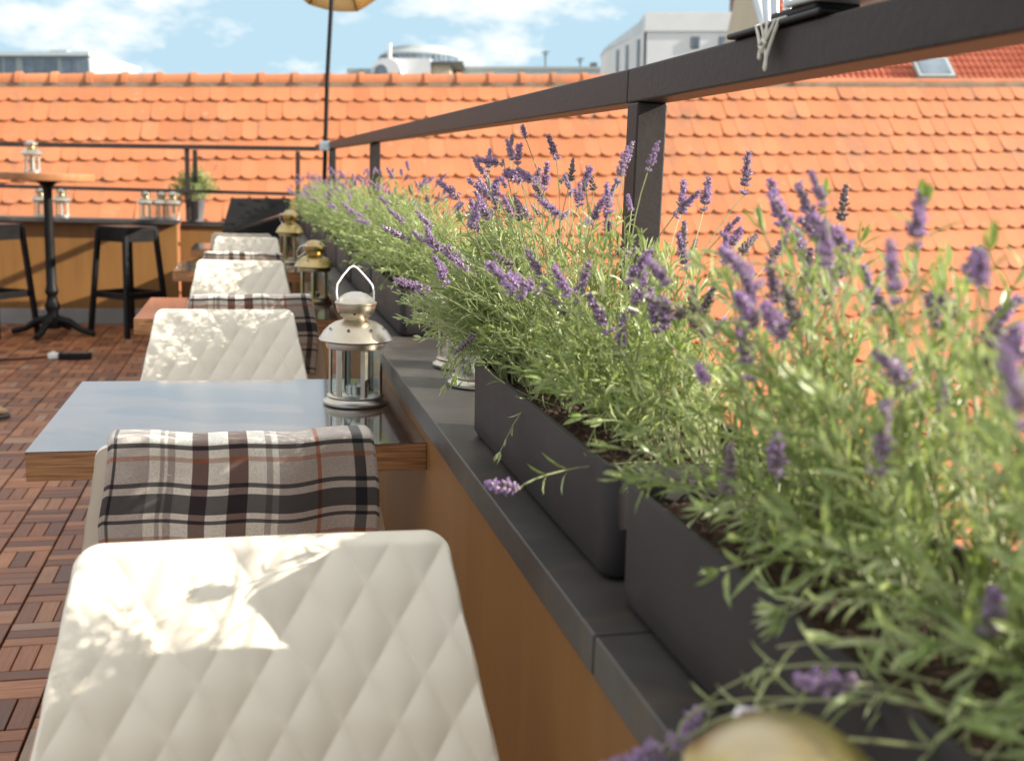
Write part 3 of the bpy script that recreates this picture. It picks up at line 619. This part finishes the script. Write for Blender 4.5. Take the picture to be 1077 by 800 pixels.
# ================================================================ PLANTERS
def planter(x, y0, y1, label, h=.11, wd=.19):
    t = tag(empty('planter_box', (x + wd / 2, (y0 + y1) / 2, LZ)), label, 'planter', 'dark grey planter boxes on the ledge')
    Ly = (y1 - y0) / 2; Wx = wd / 2
    def ring(wx, ly, r, z, n=6):
        pts = []
        for cx, cy, a0 in ((wx - r, ly - r, 0), (-wx + r, ly - r, 90), (-wx + r, -ly + r, 180), (wx - r, -ly + r, 270)):
            for k in range(n + 1): a = R(a0 + 90 * k / n); pts.append((cx + r * math.cos(a), cy + r * math.sin(a), z))
        return pts
    rs = [ring(Wx - .012, Ly - .014, .012, .0), ring(Wx - .005, Ly - .006, .015, .003), ring(Wx - .001, Ly - .002, .018, .010), ring(Wx - .001, Ly - .001, .018, .03), ring(Wx, Ly, .018, h - .0015), ring(Wx - .0015, Ly - .0015, .017, h), ring(Wx - .0065, Ly - .0065, .013, h), ring(Wx - .008, Ly - .008, .012, h - .002), ring(Wx - .009, Ly - .009, .012, h - .03)]
    n_ = len(rs[0]); g = MB(); vs = [v for r_ in rs for v in r_]; fs = [(k * n_ + i, k * n_ + (i + 1) % n_, (k + 1) * n_ + (i + 1) % n_, (k + 1) * n_ + i) for k in range(len(rs) - 1) for i in range(n_)]; fs.append(tuple(range(n_))[::-1])
    g.add(vs, fs); g.build('box', M['planter'], t, smooth=50)
    # soil
    nx, ny_ = 26, int(2 * Ly / .008); rnd = random.Random(int(y0 * 100)); g = MB()
    vs = [(-Wx + .009 + (2 * Wx - .018) * i / nx, -Ly + .009 + (2 * Ly - .018) * j / ny_, h - .018 + rnd.uniform(-.004, .004)) for j in range(ny_ + 1) for i in range(nx + 1)]
    g.add(vs, [(j * (nx + 1) + i, j * (nx + 1) + i + 1, (j + 1) * (nx + 1) + i + 1, (j + 1) * (nx + 1) + i) for j in range(ny_) for i in range(nx)]); g.build('soil', M['soil'], t)
    return t
planter(.31, .24, .865, 'dark grey planter box nearest the camera, overflowing with blurred lavender')
planter(.31, .905, 1.525, 'dark grey planter box on the ledge left of the thick railing post')
yy = 2.51; names = ['third', 'fourth', 'fifth', 'sixth', 'seventh', 'eighth', 'ninth', 'tenth', 'last']
for k in range(9):
    planter(.335, yy, yy + .62, f'dark grey planter box, {names[k]} along the ledge from the camera'); yy += .665

# ================================================================ LAVENDER
LEAFV = []
def bez(a, b, c, t): return a * (1 - t) ** 2 + b * 2 * t * (1 - t) + c * t * t
def dbez(a, b, c, t): return ((b - a) * (1 - t) + (c - b) * t).normalized()
def leaf(mb, p, d, up, ln, wd, mi=0):
    s_ = d.cross(up)
    if s_.length < 1e-4: s_ = d.orthogonal()
    s_.normalize(); n_ = s_.cross(d).normalized()
    q1 = p + d * ln * .35 + n_ * ln * .03; q2 = p + d * ln * .72 - n_ * ln * .02; q3 = p + d * ln - n_ * ln * .10
    f = n_ * wd * .28
    mb.add([p, q1 + s_ * wd / 2 + f, q1, q1 - s_ * wd / 2 + f, q2 + s_ * wd * .42 + f, q2, q2 - s_ * wd * .42 + f, q3],
           [(0, 2, 1), (0, 3, 2), (1, 2, 5, 4), (2, 3, 6, 5), (4, 5, 7), (5, 6, 7)], mi)
def stem3(mb, pts, r0, r1, mi=1):
    mb.tube(pts, [r0 + (r1 - r0) * i / (len(pts) - 1) for i in range(len(pts))], 4, mi, cap=False)
def spike_mesh(seed, ln, whorls, bloom, nm='flower_spike', dry=False):
    rnd = random.Random(seed); g = MB(); g.tube([(0, 0, -.002), (0, 0, ln)], .0008, 5, 0)
    zs = [0.] if rnd.random() < .7 else []
    z = ln * .2 if zs else 0
    k = 0
    while z < ln: zs.append(z); z += ln / whorls * rnd.uniform(.75, .95); k += 1
    for zi, z in enumerate(zs):
        tfrac = z / ln; n_ = 8 if tfrac < .85 else 5; rr = .0082 * (1 - .45 * tfrac ** 2) * rnd.uniform(.85, 1.1) * (0.8 if zi == 0 else 1)
        for i in range(n_):
            a = 2 * math.pi * (i + rnd.random() * .7) / n_; el_ = R(rnd.uniform(18, 55) + 30 * tfrac)
            d = Vector((math.cos(a) * math.cos(el_), math.sin(a) * math.cos(el_), math.sin(el_))); s_ = d.orthogonal().normalized(); u = d.cross(s_)
            b = Vector((0, 0, z)) + d * .0006; L_ = rr * rnd.uniform(.85, 1.2); wd = .0017 * rnd.uniform(.8, 1.15)
            vs = [b]; 
            for fr_, ww in ((.35, 1.), (.8, .85)):
                for q in range(5): th = 2 * math.pi * q / 5; vs.append(b + d * L_ * fr_ + (s_ * math.cos(th) + u * math.sin(th)) * wd * ww)
            vs.append(b + d * L_)
            fs = [(0, 1 + (q + 1) % 5, 1 + q) for q in range(5)] + [(1 + q, 1 + (q + 1) % 5, 6 + (q + 1) % 5, 6 + q) for q in range(5)] + [(6 + q, 6 + (q + 1) % 5, 11) for q in range(5)]
            g.add(vs, fs, 1)
            if rnd.random() < bloom:
                tip = b + d * L_; pr_ = rnd.uniform(.0022, .0036)
                for q in range(5):
                    th = 2 * math.pi * q / 5 + rnd.random(); o_ = (s_ * math.cos(th) + u * math.sin(th)); e_ = (s_ * math.cos(th + .5) + u * math.sin(th + .5)); e2 = (s_ * math.cos(th - .5) + u * math.sin(th - .5))
                    g.add([tip - d * .001, tip + e_ * pr_ * .6 + d * .0012, tip + o_ * pr_ + d * .0016, tip + e2 * pr_ * .6 + d * .0012], [(0, 1, 2, 3)], 2)
    o = g.build(nm, [M['stem'], M['drycalyx'] if dry else M['calyx'], M['floret']], None); me = o.data; bpy.data.objects.remove(o); return me
SPK = [spike_mesh(11, .040, 7, .45), spike_mesh(12, .050, 8, .22), spike_mesh(13, .030, 5, .6), spike_mesh(14, .045, 7, .75), spike_mesh(15, .036, 6, .08, dry=True), spike_mesh(16, .055, 8, .5)]
SPKL = [.040, .050, .030, .045, .036, .055]
def bush(base, seed, n_shoot, hmax, spread, n_stalk, label, group, lean=(0, 0), targets=(), wide=.0032, leafn=15, tallf=1.0, cat='lavender plant', ssc=1., droop=16, lsc=1.):
    """base: world point on the soil; targets: (tip, direction or None, spike index) in world metres"""
    rnd = random.Random(seed); r = tag(empty('lavender_plant', base), label, cat, group); g = MB(); ry = spread[1]; rx = spread[0]
    Z = Vector((0, 0, 1)); spikes = []
    for k in range(n_shoot):
        th = rnd.uniform(0, 2 * math.pi); q = math.sqrt(rnd.random()); root = Vector((.045 * q * math.cos(th), .14 * q * math.sin(th), -.004))
        th2 = th + rnd.gauss(0, .5); q2 = rnd.random() ** .65
        ex = rx * q2 * math.cos(th2) + lean[0]; ey = ry * q2 * math.sin(th2) + lean[1]
        hh = hmax * (1 - .62 * q2 ** 2) * rnd.uniform(.45, 1.08)
        tip = Vector((ex, ey, max(.015, hh))); mid = Vector((root.x * .5 + ex * .38, root.y * .5 + ey * .38, tip.z * .62 + .02))
        if k % droop == 0:
            ex = math.copysign(rx * rnd.uniform(.5, .9), ex if rnd.random() < .4 else -1) ; tip = Vector((ex, ey * 1.1, rnd.uniform(-.05, .07))); mid = Vector((ex * .6, ey * .6, rnd.uniform(.07, .13)))
        n_ = 7; pts = [bez(root, mid, tip, t / n_) for t in range(n_ + 1)]; stem3(g, pts, .0011, .0006)
        ln_tot = (tip - root).length; nl = max(8, int(leafn * ln_tot / .17))
        for j in range(nl):
            t = .12 + .88 * (j + rnd.random() * .6) / nl; p = bez(root, mid, tip, min(t, 1)); d = dbez(root, mid, tip, min(t, 1)); a = j * 2.4 + rnd.random()
            s_ = d.orthogonal().normalized(); s_ = Quaternion(d, a) @ s_; e_ = rnd.uniform(.45, 1.05)
            dd = (d * math.cos(e_) + s_ * math.sin(e_)).normalized(); L_ = rnd.uniform(.016, .036) * (1.12 - .45 * t) * lsc
            leaf(g, p, dd, d, L_, wide * rnd.uniform(.7, 1.25))
        if rnd.random() < .6:     # tuft at the tip
            for j in range(5):
                d = dbez(root, mid, tip, 1); s_ = Quaternion(d, j * 1.3) @ d.orthogonal().normalized(); leaf(g, tip, (d + s_ * .35).normalized(), s_, rnd.uniform(.012, .022), wide * .7)
    def stalk(root, mid, tip, dirn, si, sc=1.):
        mid = mid + Vector((rnd.gauss(0, .022), rnd.gauss(0, .022), rnd.gauss(0, .012)))
        if dirn is None: dirn = (dbez(root, mid, tip, 1) + Vector((rnd.gauss(0, .25), rnd.gauss(0, .2), rnd.gauss(0, .12)))).normalized()
        n_ = 9; pts = [bez(root, mid, tip, t / n_) for t in range(n_ + 1)]; stem3(g, pts, .0010, .0007)
        for t in (.3, .5, .66):
            if rnd.random() < .7:
                p = bez(root, mid, tip, t); d = dbez(root, mid, tip, t)
                for sg in (1, -1):
                    s_ = d.orthogonal().normalized() * sg; leaf(g, p, (d * .6 + s_ * .6).normalized(), d, rnd.uniform(.018, .034), wide * .8)
        spikes.append((tip, dirn or dbez(root, mid, tip, 1), si, sc))
    for k in range(n_stalk):
        th = rnd.uniform(0, 2 * math.pi); q2 = rnd.random() ** .6; root = Vector((.03 * math.cos(th), .11 * math.sin(th), 0))
        tip = Vector((rx * 1.05 * q2 * math.cos(th) + lean[0], ry * 1.1 * q2 * math.sin(th) + lean[1], hmax * tallf * (1.18 - .5 * q2 ** 2) * rnd.uniform(.82, 1.2)))
        mid = Vector((tip.x * .35, tip.y * .35, tip.z * .6)); stalk(root, mid, tip, None, rnd.randrange(6), rnd.uniform(.6, 1.15) * ssc)
    B = Vector(base)
    for tg_ in targets:
        tip = Vector(tg_[0]) - B; root = Vector((tip.x * .12, max(-.16, min(.16, tip.y * .5)), .0)); mid = Vector(tg_[3]) - B if len(tg_) > 3 else Vector((tip.x * .4 + root.x * .3, tip.y * .5 + root.y * .4, tip.z * .62))
        stalk(root, mid, tip, Vector(tg_[1]).normalized() if tg_[1] else None, tg_[2], .95 * ssc ** .5)
    g.build('foliage', [M['leaf'], M['stem']], r)
    for tip, dr, si, sc in spikes[:100]:
        o = bpy.data.objects.new('flower_spike', SPK[si]); link(o, r); o.location = tip; q = dr.to_track_quat('Z', 'Y') @ Quaternion((0, 0, 1), rnd.uniform(0, 6)); o.rotation_mode = 'QUATERNION'; o.rotation_quaternion = q; o.scale = (sc, sc, sc)
    return r
SZ = LZ + .092
def tp(px, py, Y):        # a spot in the plant volume measured from the photo, fixed once in metres
    d = CF + CR * ((px - 538.5) / FPX) - CU * ((py - 400) / FPX); k = Y / d.y; return tuple(Vector((0, 0, CAMZ)) + d * k)
#TARGETS
GL = 'lavender plants in the planter boxes'
T1 = [(tp(585, 168, 1.45), None, 1), (tp(572, 200, 1.40), None, 3), (tp(600, 190, 1.5), None, 4), (tp(632, 215, 1.42), None, 3), (tp(612, 205, 1.5), None, 0), (tp(548, 192, 1.38), (-.9, .0, .5), 2), (tp(530, 172, 1.4), (-1, .1, .1), 0), (tp(560, 190, 1.42), (-1, 0, .35), 3),
      (tp(495, 240, 1.35), (.3, .1, 1), 3), (tp(513, 232, 1.38), None, 2), (tp(482, 268, 1.36), None, 5), (tp(460, 265, 1.33), (-.5, 0, 1), 0), (tp(470, 300, 1.36), (-.4, 0, .9), 3), (tp(452, 305, 1.35), (-1, 0, .3), 5), (tp(492, 285, 1.38), None, 3), (tp(432, 252, 1.5), (-1, .05, .42), 1, tp(490, 330, 1.5)),
      (tp(548, 232, 1.36), (-.3, 0, 1), 4), (tp(521, 210, 1.38), (.05, 0, 1), 2), (tp(640, 250, 1.34), None, 3), (tp(655, 285, 1.3), None, 1), (tp(625, 200, 1.4), None, 4)]
T2 = [(tp(605, 320, 1.18), (.3, 0, 1), 5), (tp(575, 300, 1.2), (-.5, 0, .8), 1), (tp(650, 375, 1.05), (.1, 0, 1), 3), (tp(740, 222, 1.2), (.12, 0, 1), 0), (tp(783, 205, 1.15), (.02, 0, 1), 1), (tp(716, 225, 1.3), None, 3), (tp(765, 262, 1.2), (.5, 0, .8), 2), (tp(780, 265, 1.15), None, 4), (tp(812, 272, 1.2), (.5, 0, .8), 2),
      (tp(718, 262, 1.2), None, 4), (tp(722, 285, 1.2), (-.3, 0, 1), 3), (tp(640, 350, 1.0), None, 1), (tp(665, 330, 1.05), (.3, 0, 1), 3), (tp(700, 345, .95), None, 0), (tp(545, 514, .93), (-1, .1, .18), 2, tp(600, 480, .95)), (tp(500, 352, 1.32), (-.8, -.3, -.6), 4, tp(490, 400, 1.4))]
T3 = [(tp(835, 250, .78), (-.55, 0, .8), 3), (tp(845, 275, .9), None, 0), (tp(875, 265, .8), (-.9, 0, .75), 3), (tp(905, 268, .78), (-.9, 0, .45), 5), (tp(884, 232, .95), (.1, 0, 1), 4), (tp(868, 320, .8), None, 3), (tp(846, 300, .9), (.1, 0, 1), 4), (tp(820, 330, .75), (-.3, 0, 1), 1), (tp(790, 400, .68), (-.3, 0, 1), 1), (tp(730, 345, .8), (-.1, 0, 1), 4), (tp(815, 500, .62), (0, 0, 1), 2), (tp(765, 520, .62), (0, 0, 1), 4)]
T3 += [(tp(822, 238, .85), (-.35, 0, 1), 3), (tp(895, 262, .72), (-.85, 0, .6), 3), (tp(862, 248, .74), (-.5, 0, .9), 1), (tp(855, 310, .78), (.1, 0, 1), 3), (tp(832, 345, .8), (-.1, 0, 1), 4), (tp(690, 350, .95), (-.2, 0, 1), 1), (tp(880, 300, .85), (.2, 0, 1), 2)]
T4 = [(tp(962, 262, .58), (.02, 0, 1), 0, tp(975, 420, .5)), (tp(1015, 300, .62), (.3, 0, 1), 2), (tp(1005, 335, .62), (-.6, 0, .6), 2), (tp(945, 355, .62), (-.5, 0, .8), 4), (tp(985, 345, .66), (-.3, 0, .9), 2), (tp(1045, 335, .68), (.8, 0, .6), 2), (tp(925, 330, .7), (-.4, 0, .8), 3), (tp(960, 410, .55), None, 0), (tp(1035, 400, .5), (.2, 0, 1), 4), (tp(1055, 390, .5), (.3, 0, 1), 2), (tp(925, 500, .5), (0, 0, 1), 1),
      (tp(738, 742, .52), (-.25, .1, -.7), 2, tp(790, 640, .52)), (tp(712, 775, .5), (-.5, 0, -.3), 5, tp(770, 700, .5)), (tp(700, 795, .5), (-.8, 0, -.1), 3, tp(760, 740, .5)), (tp(810, 790, .42), (-.3, 0, .4), 2, tp(860, 760, .42)), (tp(900, 720, .45), (-1, 0, .15), 0, tp(960, 740, .45)), (tp(1040, 670, .45), (0, 0, 1), 2)]
bush((.405, 1.42, SZ), 21, 150, .24, (.155, .19), 28, 'sharp lavender plant left of the thick post, its spikes against the tiles', GL, lean=(-.035, .09), targets=T1, leafn=15, ssc=.76, droop=12, wide=.0036)
bush((.38, 1.47, SZ), 27, 190, .23, (.13, .15), 10, 'lavender sprawling over the far end of the second box towards the ledge lanterns', GL, lean=(-.03, .178), leafn=15, ssc=.85, droop=12, wide=.0036)
bush((.41, 1.22, SZ), 25, 105, .23, (.14, .15), 18, 'lavender plant in the middle of the second box, just left of the thick post', GL, lean=(-.01, .0), leafn=15, ssc=.72, droop=40, wide=.0038)
bush((.415, 1.05, SZ), 22, 100, .20, (.14, .145), 9, 'lavender plant at the near end of the second box, right below the thick post', GL, lean=(-.02, .0), targets=T2, leafn=14, ssc=.95, droop=20, tallf=.86, wide=.0042, lsc=1.15)
bush((.42, .72, SZ), 23, 92, .25, (.15, .14), 9, 'blurred lavender plant at the far end of the nearest box', GL, lean=(-.02, .0), targets=T3, leafn=12, wide=.0040, ssc=.8, droop=14, tallf=.8, lsc=1.25)
bush((.42, .57, SZ), 26, 95, .25, (.15, .15), 8, 'blurred lavender plant in the middle of the nearest box', GL, lean=(-.01, .0), leafn=12, wide=.0043, ssc=.8, droop=9, tallf=.8, lsc=1.3)
bush((.42, .37, SZ), 24, 110, .25, (.18, .18), 6, 'strongly blurred lavender plant at the right edge, nearest of all', GL, lean=(.0, .0), targets=T4, leafn=12, wide=.0047, ssc=.7, droop=6, tallf=.8, lsc=1.35)
# farther boxes: three different plants, copied
protos = []
for k, y in enumerate((2.66, 2.97, 3.33)):
    protos.append(bush((.45, y, SZ), 31 + k, 160, .24, (.18, .20), 14, '', GL, lean=(-.03, 0), leafn=13, wide=.004, ssc=.75, droop=40))
yb = 2.51; cnt = 0; ordn = ['nearest', 'second', 'third', 'fourth', 'fifth', 'sixth', 'seventh', 'eighth', 'ninth', 'tenth', 'eleventh', 'twelfth', 'thirteenth', 'fourteenth', 'fifteenth', 'sixteenth', 'seventeenth', 'last']
for k in range(9):
    for dy in (.16, .47):
        o = protos[cnt] if cnt < 3 else copy_tree(protos[cnt % 3])
        o.location = (.455, yb + dy, SZ); 
        if cnt >= 3: o.scale = (1, 1, random.Random(cnt).uniform(.92, 1.1)); o.rotation_euler = (0, 0, math.pi if cnt % 2 else 0)
        tag(o, f'lavender plant in the far row of boxes beyond the gap, {ordn[cnt]} in that row', 'lavender plant', GL); cnt += 1
    yb += .665
# pot with green plant at the far corner
t = tag(empty('plant_pot', (-.43, 9.57, LZ - .022 - .0)), 'grey pot behind the far railing post', 'pot')
t.location = (-.44, 9.50, LZ - .022)
g = MB(); g.lathe([(.055, 0), (.06, .01), (.085, .19), (.09, .195), (.09, .2), (.082, .2), (.08, .17), (.0, .17)], 28, cap=False); g.build('pot', M['pot'], t, smooth=40)
bush((-.44, 9.50, LZ + .15), 41, 300, .27, (.20, .16), 4, 'small pale green potted plant behind the far railing post', None, leafn=11, wide=.009, cat='potted plant')

# ================================================================ BAR TABLE AND STOOLS
t = tag(empty('bar_table', (-1.41, 8.5, 0)), 'tall round bar table with wooden top on a black cast iron pedestal', 'bar table')
g = MB(); g.lathe([(.28, 1.11), (.32, 1.115), (.322, 1.12), (.322, 1.16), (.318, 1.165)], 48); g.build('table_top', M['barwood'], t, smooth=30)
g = MB(); g.lathe([(.055, .05), (.06, .1), (.045, .14), (.038, .17), (.052, .2), (.056, .22), (.04, .25), (.034, .29), (.046, .31), (.046, .33), (.036, .36), (.034, .6), (.03, 1.0), (.034, 1.07), (.07, 1.1), (.07, 1.1095)], 24); g.build('pole', M['iron'], t, smooth=40)
for k in range(4):
    a = R(45 + 90 * k + 32); c = Vector((math.cos(a), math.sin(a), 0)); g = MB(); g.tube([c * .03 + Vector((0, 0, .12)), c * .12 + Vector((0, 0, .10)), c * .2 + Vector((0, 0, .045)), c * .27 + Vector((0, 0, .028)), c * .3 + Vector((0, 0, .02))], [.03, .028, .022, .022, .02], 10); g.build('foot', M['iron'], t, smooth=60)
def make_stool():
    r = empty('bar_stool'); H = .80; a0 = .15; a1 = .195
    g = MB(); n_ = 10
    g.box(-a0, a0, -a0, a0, H - .012, H); g.box(-a0, a0, -a0 - .001, -a0 + .008, H - .11, H - .013); g.box(-a0, a0, a0 - .008, a0 + .001, H - .11, H - .013); g.box(-a0 - .001, -a0 + .008, -a0 + .009, a0 - .009, H - .11, H - .013); g.box(a0 - .008, a0 + .001, -a0 + .009, a0 - .009, H - .11, H - .013)
    g.build('seat', M['black'], r, bevel=.006, seg=3)
    for sx in (-1, 1):
        for sy in (-1, 1):
            g = MB(); bar(g, (sx * a0 * .93, sy * a0 * .93, H - .02), (sx * a1, sy * a1, 0), .034, .034); g.build('leg', M['black'], r, bevel=.004)
    g = MB(); q = a0 + (a1 - a0) * (.8 - .3) / .8
    for p_, q_ in (((-q, -q, .3), (q, -q, .3)), ((q, -q, .3), (q, q, .3)), ((q, q, .3), (-q, q, .3)), ((-q, q, .3), (-q, -q, .3))): bar(g, p_, q_, .018, .045)
    g.build('footrest', M['black'], r, bevel=.003); return r
S0 = make_stool()
for i, (x, y, a, lab) in enumerate(((-.885, 8.57, 47, 'glossy black square bar stool right of the bar table pole'), (-1.80, 8.52, 58, 'glossy black square bar stool cut by the left edge of the picture'))):
    o = S0 if i == 0 else copy_tree(S0); o.location = (x, y, 0); o.rotation_euler = (0, 0, R(a)); tag(o, lab, 'bar stool', 'black bar stools')
# black slanted cabinet in the far corner
t = tag(empty('sloping_cabinet', (.0, 8.2, 0)), 'matt black cabinet with a sloping lid standing in the far corner behind the chairs', 'cabinet')
def hexa(mb, x0, x1, y0, y1, zf, zb, z0=0, sk=0):
    mb.add([(x0, y0, z0), (x1, y0, z0), (x1, y1, z0), (x0, y1, z0), (x0 + sk, y0, zf), (x1 + sk, y0, zf), (x1 + sk, y1, zb), (x0 + sk, y1, zb)], [(3, 2, 1, 0), (4, 5, 6, 7), (0, 1, 5, 4), (1, 2, 6, 5), (2, 3, 7, 6), (3, 0, 4, 7)])
g = MB(); g.add([(-.21, 0, 0), (.30, 0, 0), (.30, .45, 0), (-.21, .45, 0), (-.21, 0, .76), (.30, 0, .93), (.30, .45, .93), (-.21, .45, .76)], [(3, 2, 1, 0), (4, 5, 6, 7), (0, 1, 5, 4), (1, 2, 6, 5), (2, 3, 7, 6), (3, 0, 4, 7)]); g.build('body', M['blackpanel'], t, bevel=.004)
g = MB(); g.add([(-.20, .10, .77), (.30, .10, .95), (.30, .30, .98), (-.20, .30, .80), (-.135, .22, 1.025), (.30, .22, 1.035), (.30, .34, 1.035), (-.135, .34, 1.025)], [(3, 2, 1, 0), (4, 5, 6, 7), (0, 1, 5, 4), (1, 2, 6, 5), (2, 3, 7, 6), (3, 0, 4, 7)]); g.build('lid', M['blackpanel'], t, bevel=.004)

# ================================================================ PARASOL
t = tag(empty('parasol', (.478, 7.44, 1.38)), 'small cream parasol on a thin dark leaning pole clamped to the railing', 'parasol')
g = MB(); g.tube([(0, 0, -.3), (.02, 0, .45), (.05, .0, 1.0), (.085, 0, 1.75)], .0145, 12); g.build('pole', M['iron'], t, smooth=60)
g = MB(); g.box(-.03, .04, -.06, .02, -.01, .05); g.build('clamp', M['galv'], t, bevel=.003)
Q = Matrix.Translation((.075, .0, 1.225)) @ Matrix.Rotation(R(-50), 4, 'X') @ Matrix.Rotation(R(8), 4, 'Y')
can = MB(); n_ = 8; rim = []; rC = .42
for k in range(n_ * 6):
    a = 2 * math.pi * k / (n_ * 6) + R(22.5); ph_ = (k % 6) / 6; cosd = math.cos(math.pi / n_) / math.cos((ph_ - .5) * 2 * math.pi / n_); rim.append((a, rC * cosd, ph_))
nr = 8; vs = []
for j in range(nr + 1):
    f_ = .04 + .96 * j / nr
    for a, r_, ph_ in rim:
        sag = .035 * math.sin(math.pi * ph_) * f_; vs.append(Q @ Vector((math.cos(a) * r_ * f_ * (1 - .04 * math.sin(math.pi * ph_)), math.sin(a) * r_ * f_, .16 * (1 - f_ ** 1.3) - sag)))
nn_ = len(rim)
can.add(vs, [(j * nn_ + i, j * nn_ + (i + 1) % nn_, (j + 1) * nn_ + (i + 1) % nn_, (j + 1) * nn_ + i) for j in range(nr) for i in range(nn_)])
o = can.build('canopy', M['umb'], t, smooth=180); s_ = o.modifiers.new('s', 'SOLIDIFY'); s_.thickness = .003
for k in range(8):
    a = 2 * math.pi * k / 8 + R(22.5); g = MB(); g.tube([Q @ Vector((math.cos(a) * .03, math.sin(a) * .03, .13)), Q @ Vector((math.cos(a) * rC * .97, math.sin(a) * rC * .97, -.008))], .004, 6); g.build('rib', M['iron'], t)

# ================================================================ SMALL THINGS
# clamp lamp lying on the rail with a looped cord
t = tag(empty('clamp_lamp', (.531, 1.045, zr(1.045) + .0465)), 'small black clamp lamp with metal rim lying on top of the thick rail', 'lamp')
g = MB(); g.box(-.03, .03, -.105, .095, .0, .006); g.build('base_plate', M['black'], t, bevel=.002)
g = MB(); g.box(-.022, .024, -.085, .01, .0065, .016); g.build('housing', M['iron'], t, bevel=.003)
g = MB(); g.box(-.028, .032, -.165, -.03, .0165, .0225, M=Matrix.Rotation(R(1.5), 4, 'X')); g.build('cover_plate', M['bpale'], t, bevel=.002)
for yy_, xx_, hh_, ln_ in ((.030, -.014, .0062, .055), (.008, -.016, .0062, .07), (-.008, -.010, .0062, .05)):
    g = MB(); g.tube([(xx_, yy_, hh_), (xx_ - .002, yy_ + .003, hh_ + ln_ * .5), (xx_, yy_ + .001, hh_ + ln_)], [.0035, .0045, .0035], 10); g.build('bracket', M['galv'], t, smooth=60)
Mq = Matrix.Translation((-.005, .012, .088)) @ Matrix.Rotation(R(80), 4, 'Y')
g2 = MB(); g2.lathe([(.018, -.03), (.03, -.01), (.036, .02), (.038, .022), (.034, .022), (.028, -.005), (.0, -.02)], 28, cap=False); g2.v = [tuple(Mq @ Vector(v)) for v in g2.v]; g2.build('lamp_shade', M['galv'], t, smooth=40)
t = tag(empty('cord', (.506, 1.035, zr(1.035) + .03)), 'pale twisted cord looped over the thick rail under the clamp lamp', 'cord')
g = MB()
def loop(ya, yb_, yl, dz):
    a_ = Vector((-.004, ya, .022)); b_ = Vector((-.004, yb_, .022)); pts = [(.016, ya, .0245), (.004, ya, .0248)]
    for k in range(13):
        s_ = k / 12; w_ = math.sin(s_ * math.pi); pts.append((-.004 - .004 * w_, (ya * (1 - s_) + yb_ * s_) * (1 - w_) + (yl + (s_ - .5) * .012) * w_, .022 - dz * w_ ** .9))
    pts += [(.004, yb_, .0248), (.016, yb_, .0245)]; g.tube(pts, .0019, 7)
loop(.034, .006, .014, .034); loop(.022, -.016, .0, .046); loop(.010, -.008, .008, .028)
g.tube([(-.009, .014, .0), (-.0095, .006, -.004), (-.009, .000, .001), (-.0085, .008, .005), (-.0095, .013, .001)], .0018, 7)
g.build('loops', M['string'], t, smooth=60)
# power strip and cable
t = tag(empty('power_strip', (-1.1, 7.38, 0)), 'black power strip lying on the deck in front of the bar table', 'power strip')
g = MB(); g.box(-.10, .10, -.03, .03, .001, .042); b_ = g.build('body', M['black'], t, bevel=.006)
for k in range(3):
    g = MB(); g.lathe([(.016, .0425), (.016, .0435)], 16, c=(-.06 + k * .06, 0, 0)); g.build('socket', M['bdark'], t)
t = tag(empty('plug_adapter', (-1.235, 7.41, 0)), 'small white plug at the left end of the black power strip', 'plug')
g = MB(); g.box(-.032, .032, -.022, .022, .001, .036); g.build('body', M['wire'], t, bevel=.006)
g = MB(); g.box(-.012, .012, -.012, .012, .0365, .046); g.build('collar', M['wire'], t, bevel=.003)
g = MB(); g.tube([(-1.27, 7.41, .012), (-1.4, 7.37, .006), (-1.55, 7.33, .006), (-1.7, 7.36, .006), (-1.9, 7.42, .006), (-2.6, 7.5, .006)], .006, 8)
tag(g.build('power_cable', M['black'], None, smooth=60), 'thin black cable snaking over the deck to the left edge', 'cable')
# shoe at the left edge
t = tag(empty('shoe', (-1.30, 5.62, 0)), 'tan suede shoe at the left edge of the wooden deck', 'shoe')
def shoe_part(prof, name, mat):
    g = MB(); n_ = 18; vs = []
    for x_, hw_, z0_, z1_ in prof:
        for k in range(n_):
            a = 2 * math.pi * k / n_; c_ = math.cos(a); s_ = math.sin(a); vs.append((x_, math.copysign(abs(c_) ** .7, c_) * hw_, (z0_ + z1_) / 2 + math.copysign(abs(s_) ** .7, s_) * (z1_ - z0_) / 2))
    fs = [(k * n_ + i, (k + 1) * n_ + i, (k + 1) * n_ + (i + 1) % n_, k * n_ + (i + 1) % n_) for k in range(len(prof) - 1) for i in range(n_)]; fs += [tuple(range(n_)), tuple(range((len(prof) - 1) * n_, len(prof) * n_))[::-1]]
    g.add(vs, fs); g.build(name, mat, t, smooth=50)
shoe_part([(-.13, .015, .02, .07), (-.12, .032, .018, .085), (-.06, .036, .018, .088), (0, .04, .018, .08), (.06, .05, .018, .062), (.10, .047, .018, .052), (.13, .034, .018, .04), (.145, .012, .018, .03)], 'upper', M['shoe'])
shoe_part([(-.135, .015, 0, .0185), (-.12, .036, 0, .0185), (-.02, .036, 0, .0185), (.06, .054, 0, .0185), (.11, .05, 0, .0185), (.14, .034, 0, .0185), (.153, .012, 0, .0185)], 'sole', M['bdark'])
